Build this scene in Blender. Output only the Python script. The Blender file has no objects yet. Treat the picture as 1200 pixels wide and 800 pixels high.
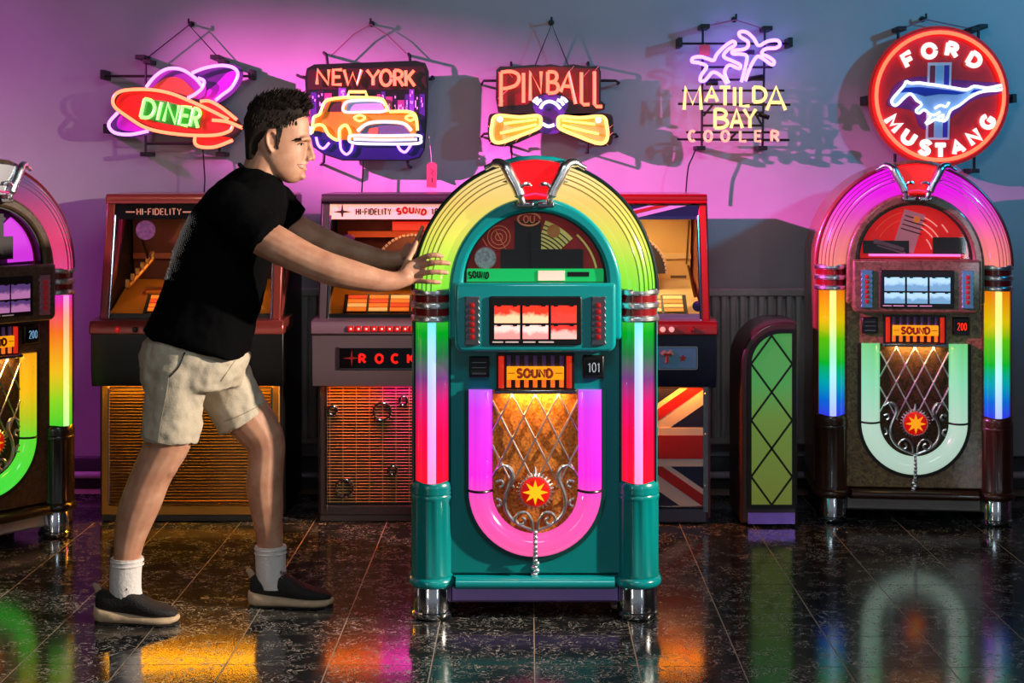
import bpy, bmesh, math, random
from mathutils import Vector, Matrix
from mathutils.bvhtree import BVHTree
random.seed(7)
PI = math.pi
S = bpy.context.scene
COL = S.collection
F = 1800.0            # focal length in pixels of the 1200 px wide frame
HZ = 207.0            # horizon row
CAMZ = 1.467
WALL_Y = 7.25

# ------------------------------------------------------------------ camera, light, exposure
cam_d = bpy.data.cameras.new('camera')
cam = bpy.data.objects.new('camera', cam_d); COL.objects.link(cam)
cam.location = (0, 0, CAMZ); cam.rotation_euler = (PI/2, 0, 0)
cam_d.sensor_width = 36.0; cam_d.lens = 36.0*F/1200.0
cam_d.shift_y = -(400.0-HZ)/1200.0
cam_d.clip_end = 60
S.camera = cam
S.view_settings.view_transform = 'Standard'
S.view_settings.look = 'None'
S.view_settings.gamma = 1.0
S.view_settings.use_curve_mapping = False
S.view_settings.exposure = 0.0

w = bpy.data.worlds.new('room_fill'); S.world = w; w.use_nodes = True
w.node_tree.nodes['Background'].inputs[0].default_value = (0.30, 0.33, 0.38, 1)
w.node_tree.nodes['Background'].inputs[1].default_value = 0.55  # ambient fill, added to lift the shadows and brighten the chrome

def aim(o, target):
    d = Vector(target) - o.location
    o.rotation_euler = d.to_track_quat('-Z', 'Y').to_euler()
def spot(name, loc, target, color, power, angle, blend=0.6, size=0.12):
    l = bpy.data.lights.new(name, 'SPOT'); l.color = color; l.energy = power
    l.spot_size = math.radians(angle); l.spot_blend = blend; l.shadow_soft_size = size
    o = bpy.data.objects.new(name, l); COL.objects.link(o); o.location = loc; aim(o, target)
    return o
def area(name, loc, target, color, power, sx, sy):
    l = bpy.data.lights.new(name, 'AREA'); l.shape = 'RECTANGLE'; l.size = sx; l.size_y = sy
    l.color = color; l.energy = power
    o = bpy.data.objects.new(name, l); COL.objects.link(o); o.location = loc; aim(o, target)
    return o
spot('pink_spot', (-4.7, 4.9, 3.1), (1.1, 7.25, 1.1), (1.0, 0.12, 0.64), 7600, 32.5, 1.0, 0.035)
spot('violet_spot', (-3.9, 5.6, 2.9), (-2.0, 7.25, 0.7), (0.85, 0.10, 0.80), 170, 75, 1.0, 0.10)
spot('teal_spot', (4.3, 4.2, 3.1), (1.45, 7.25, 2.0), (0.02, 0.45, 0.85), 340, 50, 0.9, 0.12)
spot('key_spot', (3.7, 3.95, 2.15), (-0.75, 5.15, 0.95), (1.0, 0.86, 0.70), 1600, 40, 0.6, 0.05)
area('ceiling_fill', (0.2, 2.6, 3.1), (0.2, 5.4, 0.8), (0.75, 0.92, 1.0), 22, 1.2, 0.6)  # soft overhead fill, added to lighten the whole scene
area('chrome_fill_a', (-2.6, 0.2, 1.5), (-0.3, 5.5, 0.9), (1.0, 0.84, 0.66), 14, 0.12, 1.8)  # added unseen fill: tall highlight in the chrome, warm side
area('chrome_fill_b', (2.4, 0.4, 1.5), (0.3, 5.5, 0.9), (0.75, 0.90, 1.0), 8, 0.12, 1.8)  # its cool counterpart, likewise added for chrome highlights

# ------------------------------------------------------------------ materials
def lin(c):
    out = []
    for v in c[:3]:
        v = v/255.0
        out.append(v/12.92 if v <= 0.04045 else ((v+0.055)/1.055)**2.4)
    return tuple(out)+(1.0,)
MATS = {}
def _new(name):
    m = bpy.data.materials.new(name); m.use_nodes = True
    return m, m.node_tree.nodes, m.node_tree.links
def pm(name, rgb, rough=0.5, metal=0.0, emit=None, es=1.0, coat=0.0, spec=0.5, noise=0.0, nscale=30.0, bump=0.0, sss=0.0):
    """plain procedural surface: colour with a little noise, optional bump"""
    if name in MATS: return MATS[name]
    m, N, L = _new(name); b = N['Principled BSDF']
    c = lin(rgb)
    b.inputs['Base Color'].default_value = c
    b.inputs['Roughness'].default_value = rough
    b.inputs['Metallic'].default_value = metal
    b.inputs['Coat Weight'].default_value = coat
    b.inputs['Coat Roughness'].default_value = 0.06
    b.inputs['Specular IOR Level'].default_value = spec
    if sss:
        b.inputs['Subsurface Weight'].default_value = sss
        b.inputs['Subsurface Radius'].default_value = (0.012, 0.005, 0.003)
        b.inputs['Subsurface Scale'].default_value = 1.0
    if emit is not None:
        b.inputs['Emission Color'].default_value = lin(emit); b.inputs['Emission Strength'].default_value = es
    if noise or bump:
        t = N.new('ShaderNodeTexCoord'); n = N.new('ShaderNodeTexNoise')
        n.inputs['Scale'].default_value = nscale; n.inputs['Detail'].default_value = 5
        L.new(t.outputs['Object'], n.inputs['Vector'])
        if noise:
            r = N.new('ShaderNodeValToRGB')
            k0, k1 = 1-noise, 1+noise
            r.color_ramp.elements[0].position = .3; r.color_ramp.elements[1].position = .7
            r.color_ramp.elements[0].color = (c[0]*k0, c[1]*k0, c[2]*k0, 1)
            r.color_ramp.elements[1].color = (min(1, c[0]*k1), min(1, c[1]*k1), min(1, c[2]*k1), 1)
            L.new(n.outputs['Fac'], r.inputs[0]); L.new(r.outputs[0], b.inputs['Base Color'])
        if bump:
            bp = N.new('ShaderNodeBump'); bp.inputs['Strength'].default_value = bump; bp.inputs['Distance'].default_value = 0.01
            L.new(n.outputs['Fac'], bp.inputs['Height']); L.new(bp.outputs[0], b.inputs['Normal'])
    MATS[name] = m
    return m
def glow(name, rgb, strength=1.0, mul=None):
    """light-giving surface; mul scales the linear channels (beyond 1 = brighter than white)"""
    if name in MATS: return MATS[name]
    m, N, L = _new(name); b = N['Principled BSDF']
    c = lin(rgb)
    if mul: c = (c[0]*mul[0], c[1]*mul[1], c[2]*mul[2], 1)
    b.inputs['Base Color'].default_value = (c[0]*.12, c[1]*.12, c[2]*.12, 1)
    b.inputs['Roughness'].default_value = 0.25
    b.inputs['Emission Color'].default_value = c; b.inputs['Emission Strength'].default_value = strength
    MATS[name] = m
    return m
def ramp_glow(name, stops, strength=1.0, axis=2, rough=0.18, base=0.15):
    """light tube whose gels change colour along its length: stops = [(coordinate in metres, rgb)]"""
    if name in MATS: return MATS[name]
    m, N, L = _new(name); b = N['Principled BSDF']
    t = N.new('ShaderNodeTexCoord'); sp = N.new('ShaderNodeSeparateXYZ'); mr = N.new('ShaderNodeMapRange'); r = N.new('ShaderNodeValToRGB')
    lo, hi = stops[0][0], stops[-1][0]
    mr.inputs['From Min'].default_value = lo; mr.inputs['From Max'].default_value = hi
    L.new(t.outputs['Object'], sp.inputs[0]); L.new(sp.outputs[axis], mr.inputs['Value']); L.new(mr.outputs[0], r.inputs[0])
    els = r.color_ramp.elements
    while len(els) < len(stops): els.new(0.5)
    for e, (p, c) in zip(els, stops):
        e.position = (p-lo)/(hi-lo)
    for e, (p, c) in zip(els, stops): e.color = lin(c)
    L.new(r.outputs[0], b.inputs['Emission Color']); b.inputs['Emission Strength'].default_value = strength
    mx = N.new('ShaderNodeMixRGB'); mx.blend_type = 'MULTIPLY'; mx.inputs[0].default_value = 1; mx.inputs[2].default_value = (base, base, base, 1)
    L.new(r.outputs[0], mx.inputs[1]); L.new(mx.outputs[0], b.inputs['Base Color'])
    b.inputs['Roughness'].default_value = rough; b.inputs['Coat Weight'].default_value = 0.5
    MATS[name] = m
    return m
def pane_mat():
    if 'clear_pane' in MATS: return MATS['clear_pane']
    m, N, L = _new('clear_pane'); N.remove(N['Principled BSDF'])
    tr = N.new('ShaderNodeBsdfTransparent'); gl = N.new('ShaderNodeBsdfGlossy'); gl.inputs['Roughness'].default_value = 0.03
    mx = N.new('ShaderNodeMixShader'); fr = N.new('ShaderNodeFresnel'); fr.inputs[0].default_value = 1.35
    L.new(fr.outputs[0], mx.inputs[0]); L.new(tr.outputs[0], mx.inputs[1]); L.new(gl.outputs[0], mx.inputs[2])
    L.new(mx.outputs[0], N['Material Output'].inputs[0])
    MATS['clear_pane'] = m
    return m
def tile_mat():
    m, N, L = _new('black_granite'); b = N['Principled BSDF']
    t = N.new('ShaderNodeTexCoord'); oi = N.new('ShaderNodeObjectInfo'); ad = N.new('ShaderNodeVectorMath'); ad.operation = 'ADD'
    ml = N.new('ShaderNodeVectorMath'); ml.operation = 'SCALE'; ml.inputs['Scale'].default_value = 37.0
    cx = N.new('ShaderNodeCombineXYZ')
    for i in range(3): L.new(oi.outputs['Random'], cx.inputs[i])
    L.new(cx.outputs[0], ml.inputs[0]); L.new(t.outputs['Object'], ad.inputs[0]); L.new(ml.outputs[0], ad.inputs[1])
    n1 = N.new('ShaderNodeTexNoise'); n1.inputs['Scale'].default_value = 26; n1.inputs['Detail'].default_value = 2.5; n1.inputs['Distortion'].default_value = 1.6
    n2 = N.new('ShaderNodeTexNoise'); n2.inputs['Scale'].default_value = 13; n2.inputs['Detail'].default_value = 3
    L.new(ad.outputs[0], n1.inputs['Vector']); L.new(ad.outputs[0], n2.inputs['Vector'])
    s = N.new('ShaderNodeMath'); s.operation = 'SUBTRACT'; s.inputs[1].default_value = 0.5; L.new(n1.outputs['Fac'], s.inputs[0])
    a = N.new('ShaderNodeMath'); a.operation = 'ABSOLUTE'; L.new(s.outputs[0], a.inputs[0])
    v = N.new('ShaderNodeMapRange'); v.inputs['From Min'].default_value = 0.0; v.inputs['From Max'].default_value = 0.026
    v.inputs['To Min'].default_value = 1; v.inputs['To Max'].default_value = 0; L.new(a.outputs[0], v.inputs['Value'])
    k = N.new('ShaderNodeMapRange'); k.inputs['From Min'].default_value = 0.39; k.inputs['From Max'].default_value = 0.55; L.new(n2.outputs['Fac'], k.inputs['Value'])
    mu = N.new('ShaderNodeMath'); mu.operation = 'MULTIPLY'; L.new(v.outputs[0], mu.inputs[0]); L.new(k.outputs[0], mu.inputs[1])
    mx = N.new('ShaderNodeMixRGB'); mx.inputs[1].default_value = (0.012, 0.013, 0.014, 1); mx.inputs[2].default_value = (0.38, 0.365, 0.33, 1)
    L.new(mu.outputs[0], mx.inputs[0]); L.new(mx.outputs[0], b.inputs['Base Color'])
    rr = N.new('ShaderNodeMapRange'); rr.inputs['To Min'].default_value = 0.125; rr.inputs['To Max'].default_value = 0.5
    L.new(mu.outputs[0], rr.inputs['Value']); L.new(rr.outputs[0], b.inputs['Roughness'])
    bp = N.new('ShaderNodeBump'); bp.inputs['Strength'].default_value = 0.05; bp.inputs['Distance'].default_value = 0.004
    L.new(n2.outputs['Fac'], bp.inputs['Height']); L.new(bp.outputs[0], b.inputs['Normal'])
    b.inputs['Specular IOR Level'].default_value = 0.5
    return m
def burl_mat(name='walnut_burl', dark=(52, 36, 22), light=(118, 92, 58)):
    if name in MATS: return MATS[name]
    m, N, L = _new(name); b = N['Principled BSDF']
    t = N.new('ShaderNodeTexCoord'); n = N.new('ShaderNodeTexNoise'); n.inputs['Scale'].default_value = 46; n.inputs['Detail'].default_value = 7; n.inputs['Roughness'].default_value = .7; n.inputs['Distortion'].default_value = 1.2
    r = N.new('ShaderNodeValToRGB'); r.color_ramp.elements[0].position = .36; r.color_ramp.elements[1].position = .66
    r.color_ramp.elements[0].color = lin(dark); r.color_ramp.elements[1].color = lin(light)
    L.new(t.outputs['Object'], n.inputs['Vector']); L.new(n.outputs['Fac'], r.inputs[0]); L.new(r.outputs[0], b.inputs['Base Color'])
    b.inputs['Roughness'].default_value = .35; b.inputs['Coat Weight'].default_value = .6; b.inputs['Coat Roughness'].default_value = .08
    MATS[name] = m
    return m

CHROME = pm('chrome', (225, 226, 230), .12, 1.0)
BLACK = pm('black_plastic', (12, 12, 14), .35)
IRON = pm('black_iron', (14, 13, 16), .5)
PANE = pane_mat()

# ------------------------------------------------------------------ mesh builder
class MB:
    def __init__(s): s.v = []; s.f = []
    def add(s, vs, fs):
        o = len(s.v); s.v += [tuple(p) for p in vs]; s.f += [tuple(i+o for i in f) for f in fs]; return s
    def box(s, x0, x1, y0, y1, z0, z1):
        return s.add([(x0,y0,z0),(x1,y0,z0),(x1,y1,z0),(x0,y1,z0),(x0,y0,z1),(x1,y0,z1),(x1,y1,z1),(x0,y1,z1)],
                     [(0,3,2,1),(4,5,6,7),(0,1,5,4),(1,2,6,5),(2,3,7,6),(3,0,4,7)])
    def obox(s, c, h, rot):
        vs = [];
        for dx, dy, dz in ((-1,-1,-1),(1,-1,-1),(1,1,-1),(-1,1,-1),(-1,-1,1),(1,-1,1),(1,1,1),(-1,1,1)):
            vs.append(Vector(c)+rot @ Vector((dx*h[0], dy*h[1], dz*h[2])))
        return s.add(vs, [(0,3,2,1),(4,5,6,7),(0,1,5,4),(1,2,6,5),(2,3,7,6),(3,0,4,7)])
    def prism(s, poly, y0, y1):
        n = len(poly)
        vs = [(x, y0, z) for x, z in poly]+[(x, y1, z) for x, z in poly]
        fs = [tuple(range(n)), tuple(range(2*n-1, n-1, -1))]
        for i in range(n):
            j = (i+1) % n; fs.append((i, i+n, j+n, j))
        return s.add(vs, fs)
    def prism_x(s, poly, x0, x1):          # poly in (y, z), extruded along x
        n = len(poly)
        vs = [(x0, y, z) for y, z in poly]+[(x1, y, z) for y, z in poly]
        fs = [tuple(range(n)), tuple(range(2*n-1, n-1, -1))]
        for i in range(n):
            j = (i+1) % n; fs.append((i, i+n, j+n, j))
        return s.add(vs, fs)
    def prism_z(s, poly, z0, z1):          # poly in (x, y)
        n = len(poly)
        vs = [(x, y, z0) for x, y in poly]+[(x, y, z1) for x, y in poly]
        fs = [tuple(range(n)), tuple(range(2*n-1, n-1, -1))]
        for i in range(n):
            j = (i+1) % n; fs.append((i, i+n, j+n, j))
        return s.add(vs, fs)
    def ring(s, outer, inner, y0, y1, closed=False):
        n = len(outer); vs = []
        for (ox, oz), (ix, iz) in zip(outer, inner):
            vs += [(ox, y0, oz), (ix, y0, iz), (ix, y1, iz), (ox, y1, oz)]
        fs = []
        for i in range(n if closed else n-1):
            a, b = 4*i, 4*((i+1) % n)
            for k in range(4):
                k2 = (k+1) % 4; fs.append((a+k, b+k, b+k2, a+k2))
        if not closed:
            fs += [(0, 1, 2, 3), tuple(4*(n-1)+k for k in (3, 2, 1, 0))]
        return s.add(vs, fs)
    def loft(s, rings, cap=True, closed=True):
        m = len(rings[0]); vs = [p for r in rings for p in r]; fs = []
        for i in range(len(rings)-1):
            for k in range(m if closed else m-1):
                k2 = (k+1) % m
                fs.append((i*m+k, i*m+k2, (i+1)*m+k2, (i+1)*m+k))
        if cap:
            fs.append(tuple(range(m-1, -1, -1))); o = (len(rings)-1)*m; fs.append(tuple(o+k for k in range(m)))
        return s.add(vs, fs)
    def tube(s, pts, r, n=8, closed=False, flat=1.0):
        P = [Vector(p) for p in pts]; m = len(P)
        R = r if isinstance(r, (list, tuple)) else [r]*m
        if m < 2: return s
        T = []
        for i in range(m):
            a = P[(i-1) % m] if (closed or i > 0) else P[i]; b = P[(i+1) % m] if (closed or i < m-1) else P[i]
            d = (b-a); T.append(d.normalized() if d.length > 1e-9 else Vector((1, 0, 0)))
        ref = Vector((0, 1, 0)) if abs(T[0].y) < .9 else Vector((1, 0, 0))
        u = T[0].cross(ref).normalized(); rings = []
        for i in range(m):
            u = (u-T[i]*u.dot(T[i]))
            u = u.normalized() if u.length > 1e-6 else T[i].orthogonal().normalized()
            v_ = T[i].cross(u)
            rings.append([P[i]+(u*math.cos(2*PI*k/n)+v_*math.sin(2*PI*k/n)*flat)*R[i] for k in range(n)])
        if closed:
            rings.append(rings[0]); return s.loft(rings, cap=False)
        return s.loft(rings)
    def cyl(s, p0, p1, r0, r1=None, n=16):
        return s.tube([p0, p1], [r0, r0 if r1 is None else r1], n)
    def ball(s, c, rx, ry=None, rz=None, nu=14, nv=9, rot=None):
        ry = rx if ry is None else ry; rz = rx if rz is None else rz
        rings = []
        c = Vector(c)
        vs = []; fs = []
        for j in range(1, nv):
            th = PI*j/nv
            for k in range(nu):
                ph = 2*PI*k/nu; p = Vector((rx*math.sin(th)*math.cos(ph), ry*math.sin(th)*math.sin(ph), rz*math.cos(th)))
                if rot: p = rot @ p
                vs.append(c+p)
        t = Vector((0, 0, rz)); b = Vector((0, 0, -rz))
        if rot: t = rot @ t; b = rot @ b
        top = len(vs); vs.append(c+t); bot = len(vs); vs.append(c+b)
        for j in range(nv-2):
            for k in range(nu):
                k2 = (k+1) % nu; fs.append((j*nu+k, (j+1)*nu+k, (j+1)*nu+k2, j*nu+k2))
        for k in range(nu):
            k2 = (k+1) % nu; fs.append((top, k, k2)); fs.append((bot, (nv-2)*nu+k2, (nv-2)*nu+k))
        return s.add(vs, fs)
    def lathe(s, prof, c=(0, 0, 0), n=20, axis='z', a0=0.0, a1=2*PI):
        full = abs(a1-a0-2*PI) < 1e-6; m = n if full else n+1
        vs = []; fs = []
        for k in range(m):
            a = a0+(a1-a0)*k/n
            for r, h in prof:
                if axis == 'z': p = (c[0]+r*math.cos(a), c[1]+r*math.sin(a), c[2]+h)
                elif axis == 'y': p = (c[0]+r*math.cos(a), c[1]+h, c[2]+r*math.sin(a))
                else: p = (c[0]+h, c[1]+r*math.cos(a), c[2]+r*math.sin(a))
                vs.append(p)
        q = len(prof)
        for k in range(n):
            k2 = (k+1) % m
            for j in range(q-1):
                fs.append((k*q+j, k2*q+j, k2*q+j+1, k*q+j+1))
        return s.add(vs, fs)
    def mesh(s, name, sharp=38):
        me = bpy.data.meshes.new(name); me.from_pydata(s.v, [], s.f)
        bm = bmesh.new(); bm.from_mesh(me); bmesh.ops.remove_doubles(bm, verts=bm.verts, dist=1e-6)
        bmesh.ops.recalc_face_normals(bm, faces=bm.faces); bm.to_mesh(me); bm.free()
        if sharp:
            me.shade_smooth(); me.set_sharp_from_angle(angle=math.radians(sharp))
        return me
def link(name, me, mat, parent=None, label=None):
    o = bpy.data.objects.new(name, me); COL.objects.link(o)
    if mat is not None:
        me.materials.clear(); me.materials.append(mat)
    if parent is not None: o.parent = parent
    if label: o['label'] = label
    return o
def obj(name, mb, mat, parent=None, label=None, sharp=38, bevel=0, seg=2):
    o = link(name, mb.mesh(name, sharp), mat, parent, label)
    if bevel:
        md = o.modifiers.new('edge', 'BEVEL'); md.width = bevel; md.segments = seg; md.limit_method = 'ANGLE'; md.angle_limit = math.radians(40)
        md.harden_normals = False
    return o
def thing(name, label, cat, loc=(0, 0, 0), rz=0.0, group=None):
    o = bpy.data.objects.new(name, None); COL.objects.link(o); o.location = loc; o.rotation_euler = (0, 0, rz)
    o.empty_display_size = 0.1
    tag(o, label, cat, group); return o
def tag(o, label, cat, group=None):
    o['label'] = label; o['category'] = cat
    if group: o['group'] = group
    return o
def struct(o): o['kind'] = 'structure'; return o
def arc(cx, cz, rx, rz, a0, a1, n=16):
    return [(cx+rx*math.cos(math.radians(a0+(a1-a0)*i/n)), cz+rz*math.sin(math.radians(a0+(a1-a0)*i/n))) for i in range(n+1)]
def spline(pts, k=5, closed=False):
    """Catmull-Rom through the points"""
    n = len(pts); out = []
    rng = n if closed else n-1
    for i in range(rng):
        p0 = pts[(i-1) % n] if (closed or i > 0) else pts[i]; p1 = pts[i]; p2 = pts[(i+1) % n]
        p3 = pts[(i+2) % n] if (closed or i+2 < n) else pts[(i+1) % n]
        for j in range(k):
            t = j/k
            out.append(tuple(0.5*(2*b+(c-a)*t+(2*a-5*b+4*c-d)*t*t+(-a+3*b-3*c+d)*t**3) for a, b, c, d in zip(p0, p1, p2, p3)))
    if not closed: out.append(tuple(pts[-1]))
    return out
def star_poly(cx, cz, r0, r1, n, rot=90):
    return [(cx+(r0 if i % 2 == 0 else r1)*math.cos(math.radians(rot+180*i/n)), cz+(r0 if i % 2 == 0 else r1)*math.sin(math.radians(rot+180*i/n))) for i in range(2*n)]
def rrect(x0, x1, z0, z1, r, n=4):
    return arc(x1-r, z0+r, r, r, -90, 0, n)+arc(x1-r, z1-r, r, r, 0, 90, n)+arc(x0+r, z1-r, r, r, 90, 180, n)+arc(x0+r, z0+r, r, r, 180, 270, n)

# ------------------------------------------------------------------ stroke lettering
def _bowl(x, z0, z1, w_, n=8): return [(x, z0)]+[(x+w_*.35+w_*.65*math.cos(math.radians(a)), (z0+z1)/2+(z1-z0)/2*math.sin(math.radians(a))) for a in [-90+180*i/n for i in range(n+1)]]+[(x, z1)]
FONT = {
 'A': (.8, [[(0, 0), (.4, 1), (.8, 0)], [(.15, .33), (.65, .33)]]),
 'B': (.66, [[(0, 0), (0, 1)], _bowl(0, .52, 1, .58), _bowl(0, 0, .52, .66)]),
 'C': (.72, [arc(.4, .5, .4, .5, 48, 312, 14)]),
 'D': (.74, [[(0, 0), (0, 1)], _bowl(0, 0, 1, .74, 12)]),
 'E': (.6, [[(.6, 1), (0, 1), (0, 0), (.6, 0)], [(0, .52), (.5, .52)]]),
 'F': (.58, [[(.58, 1), (0, 1), (0, 0)], [(0, .5), (.48, .5)]]),
 'G': (.78, [arc(.4, .5, .4, .5, 50, 330, 14)+[(.78, .45), (.45, .45)]]),
 'H': (.68, [[(0, 0), (0, 1)], [(.68, 0), (.68, 1)], [(0, .5), (.68, .5)]]),
 'I': (.12, [[(.06, 0), (.06, 1)]]),
 'K': (.68, [[(0, 0), (0, 1)], [(.66, 1), (.02, .42)], [(.2, .58), (.68, 0)]]),
 'L': (.55, [[(0, 1), (0, 0), (.55, 0)]]),
 'M': (.9, [[(0, 0), (.08, 1), (.45, .25), (.82, 1), (.9, 0)]]),
 'N': (.7, [[(0, 0), (0, 1), (.7, 0), (.7, 1)]]),
 'O': (.8, [arc(.4, .5, .4, .5, 0, 352, 20)]),
 'P': (.62, [[(0, 0), (0, 1)], _bowl(0, .45, 1, .62)]),
 'R': (.66, [[(0, 0), (0, 1)], _bowl(0, .48, 1, .6), [(.28, .48), (.66, 0)]]),
 'S': (.62, [spline([(.6, .85), (.45, .98), (.2, .98), (.04, .8), (.1, .6), (.34, .5), (.56, .38), (.6, .18), (.42, .02), (.18, .02), (.0, .16)], 3)]),
 'T': (.7, [[(0, 1), (.7, 1)], [(.35, 1), (.35, 0)]]),
 'U': (.7, [[(0, 1), (0, .3)]+arc(.35, .33, .35, .33, 190, 350, 8)+[(.7, .3), (.7, 1)]]),
 'W': (1.0, [[(0, 1), (.25, 0), (.5, .8), (.75, 0), (1, 1)]]),
 'Y': (.76, [[(0, 1), (.38, .48), (.76, 1)], [(.38, .48), (.38, 0)]]),
 '-': (.4, [[(0, .48), (.4, .48)]]),
 '2': (.6, [[(.0, .8), (.15, 1), (.45, 1), (.6, .8), (.0, 0), (.6, 0)]]),
 '1': (.3, [[(.02, .8), (.2, 1), (.2, 0)]]),
 '8': (.6, [arc(.3, .76, .24, .24, 0, 355, 12), arc(.3, .26, .3, .26, 0, 355, 12)]),
 '0': (.6, [arc(.3, .5, .3, .5, 0, 355, 16)]),
 ' ': (.45, []),
}
def letter_strokes(ch, o, ux, uz, y):
    return [[(o[0]+ux[0]*x+uz[0]*z, y, o[1]+ux[1]*x+uz[1]*z) for x, z in st] for st in FONT[ch][1]]
def text_width(s, gap=.22): return sum(FONT[c][0] for c in s)+gap*(len(s)-1)
def write(parent, name, s, x0, x1, z0, h, y, r, mat, gap=.22, joined=True, flat=.6, label=None, slant=0.0, rise=0.0, n=6, arch=0.0):
    """write s between x0 and x1 on the plane y; letters one part each unless joined"""
    tw = text_width(s, gap); k = (x1-x0)/tw; cur = 0.0; mb = MB(); out = []
    for c in s:
        wd = FONT[c][0]; t = (cur+wd/2)/tw
        a = arch*(t-.5)*-2
        ux = (k*math.cos(a), k*math.sin(a)); uz = (slant*h-h*math.sin(a), h*math.cos(a))
        o = (x0+cur*k, z0+rise*t+(1-(2*t-1)**2)*abs(arch)*(x1-x0)*.25)
        for st in letter_strokes(c, o, ux, uz, y): mb.tube(st, r, n, flat=1.0)
        cur += wd+gap
        if not joined and mb.v:
            out.append(obj(name, mb, mat, parent, label)); mb = MB()
    if joined: out.append(obj(name, mb, mat, parent, label))
    return out
# ------------------------------------------------------------------ the room
TILE = 0.31
tile_m = tile_mat()
grout = pm('dark_grout', (168, 150, 130), .7)
fl = struct(obj('floor', MB().box(-5, 5, -1.5, WALL_Y, -0.06, -0.001), grout))
fa = math.radians(0.6)
tm = MB().box(-TILE/2+.002, TILE/2-.002, -TILE/2+.002, TILE/2-.002, -0.012, 0.0).mesh('tile', 0)
# row joint and column joint taken from the picture: a joint runs at px 627 on row y=800, a row joint at y=780
y_ref = F*CAMZ/(780-HZ); x_ref = (627.5-600)/F*(F*CAMZ/(800-HZ))
near_v = []; near_f = MB()
for j in range(-18, 9):
    for i in range(-12, 12):
        u = (i+.5)*TILE; v = (j+.5)*TILE
        X = x_ref+u*math.cos(fa)+v*math.sin(fa); Y = y_ref-u*math.sin(fa)+v*math.cos(fa)
        if Y > WALL_Y-.10 or abs(X) > 4.4: continue
        if j >= -2 and abs(i+.5) <= 10.5:
            o = link('tile', tm, tile_m, fl); o.location = (X, Y, 0); o.rotation_euler = (0, 0, -fa)
        else:
            h = TILE/2-.0012; c, s_ = math.cos(-fa), math.sin(-fa)
            pts = [(X+a*c-b*s_, Y+a*s_+b*c) for a, b in ((-h, -h), (h, -h), (h, h), (-h, h))]
            near_f.prism_z(pts, -.012, 0)
o = obj('tile_field', near_f, tile_m, fl, sharp=0); o['kind'] = 'stuff'

def wall_paint():
    m, N, L = _new('wall_paint'); b = N['Principled BSDF']
    t = N.new('ShaderNodeTexCoord'); n = N.new('ShaderNodeTexNoise'); n.inputs['Scale'].default_value = 1.6; n.inputs['Detail'].default_value = 6
    r = N.new('ShaderNodeValToRGB'); r.color_ramp.elements[0].position = .3; r.color_ramp.elements[1].position = .7
    r.color_ramp.elements[0].color = lin((176, 172, 176)); r.color_ramp.elements[1].color = lin((196, 192, 196))
    L.new(t.outputs['Object'], n.inputs['Vector']); L.new(n.outputs['Fac'], r.inputs[0]); L.new(r.outputs[0], b.inputs['Base Color'])
    n2 = N.new('ShaderNodeTexNoise'); n2.inputs['Scale'].default_value = 180; n2.inputs['Detail'].default_value = 2
    L.new(t.outputs['Object'], n2.inputs['Vector'])
    bp = N.new('ShaderNodeBump'); bp.inputs['Strength'].default_value = .12; bp.inputs['Distance'].default_value = .004
    L.new(n2.outputs['Fac'], bp.inputs['Height']); L.new(bp.outputs[0], b.inputs['Normal'])
    b.inputs['Roughness'].default_value = .55
    return m
WALLM = wall_paint()
DARKW = pm('dark_wall', (52, 50, 56), .8, noise=.1, nscale=3)
struct(obj('wall_back', MB().box(-5, 5, WALL_Y, WALL_Y+.12, 0, 3.3), WALLM))
struct(obj('wall_left', MB().box(-5.1, -5.0, -1.5, WALL_Y+.12, 0, 3.3), DARKW))
struct(obj('wall_right', MB().box(5.0, 5.1, -1.5, WALL_Y+.12, 0, 3.3), DARKW))
struct(obj('ceiling', MB().box(-5.1, 5.1, -1.5, WALL_Y+.12, 3.3, 3.4), DARKW))
struct(obj('baseboard_back', MB().prism_x([(WALL_Y-.001, .0), (WALL_Y-.022, .0), (WALL_Y-.022, .135), (WALL_Y-.012, .15), (WALL_Y-.001, .15)], -4.9, 4.9), pm('baseboard_paint', (58, 52, 58), .4)))
# heating pipe along the wall
pipe = thing('heating_pipe', 'pale painted heating pipe running low along the wall between clips', 'pipe', (0, WALL_Y-.05, .07))
PIPEM = pm('pipe_paint', (205, 190, 200), .3)
obj('pipe', MB().tube([(-4.6, 0, 0), (4.6, 0, 0)], .016, 12), PIPEM, pipe)
clip_me = MB().box(-.012, .012, -.02, .028, -.02, .02).mesh('pipe_clip')
for x in (-3.9, -3.2, -2.5, -1.05, .9, 2.9, 3.8):
    c = link('pipe_clip', clip_me, PIPEM, pipe); c.location = (x, 0, 0)

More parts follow.
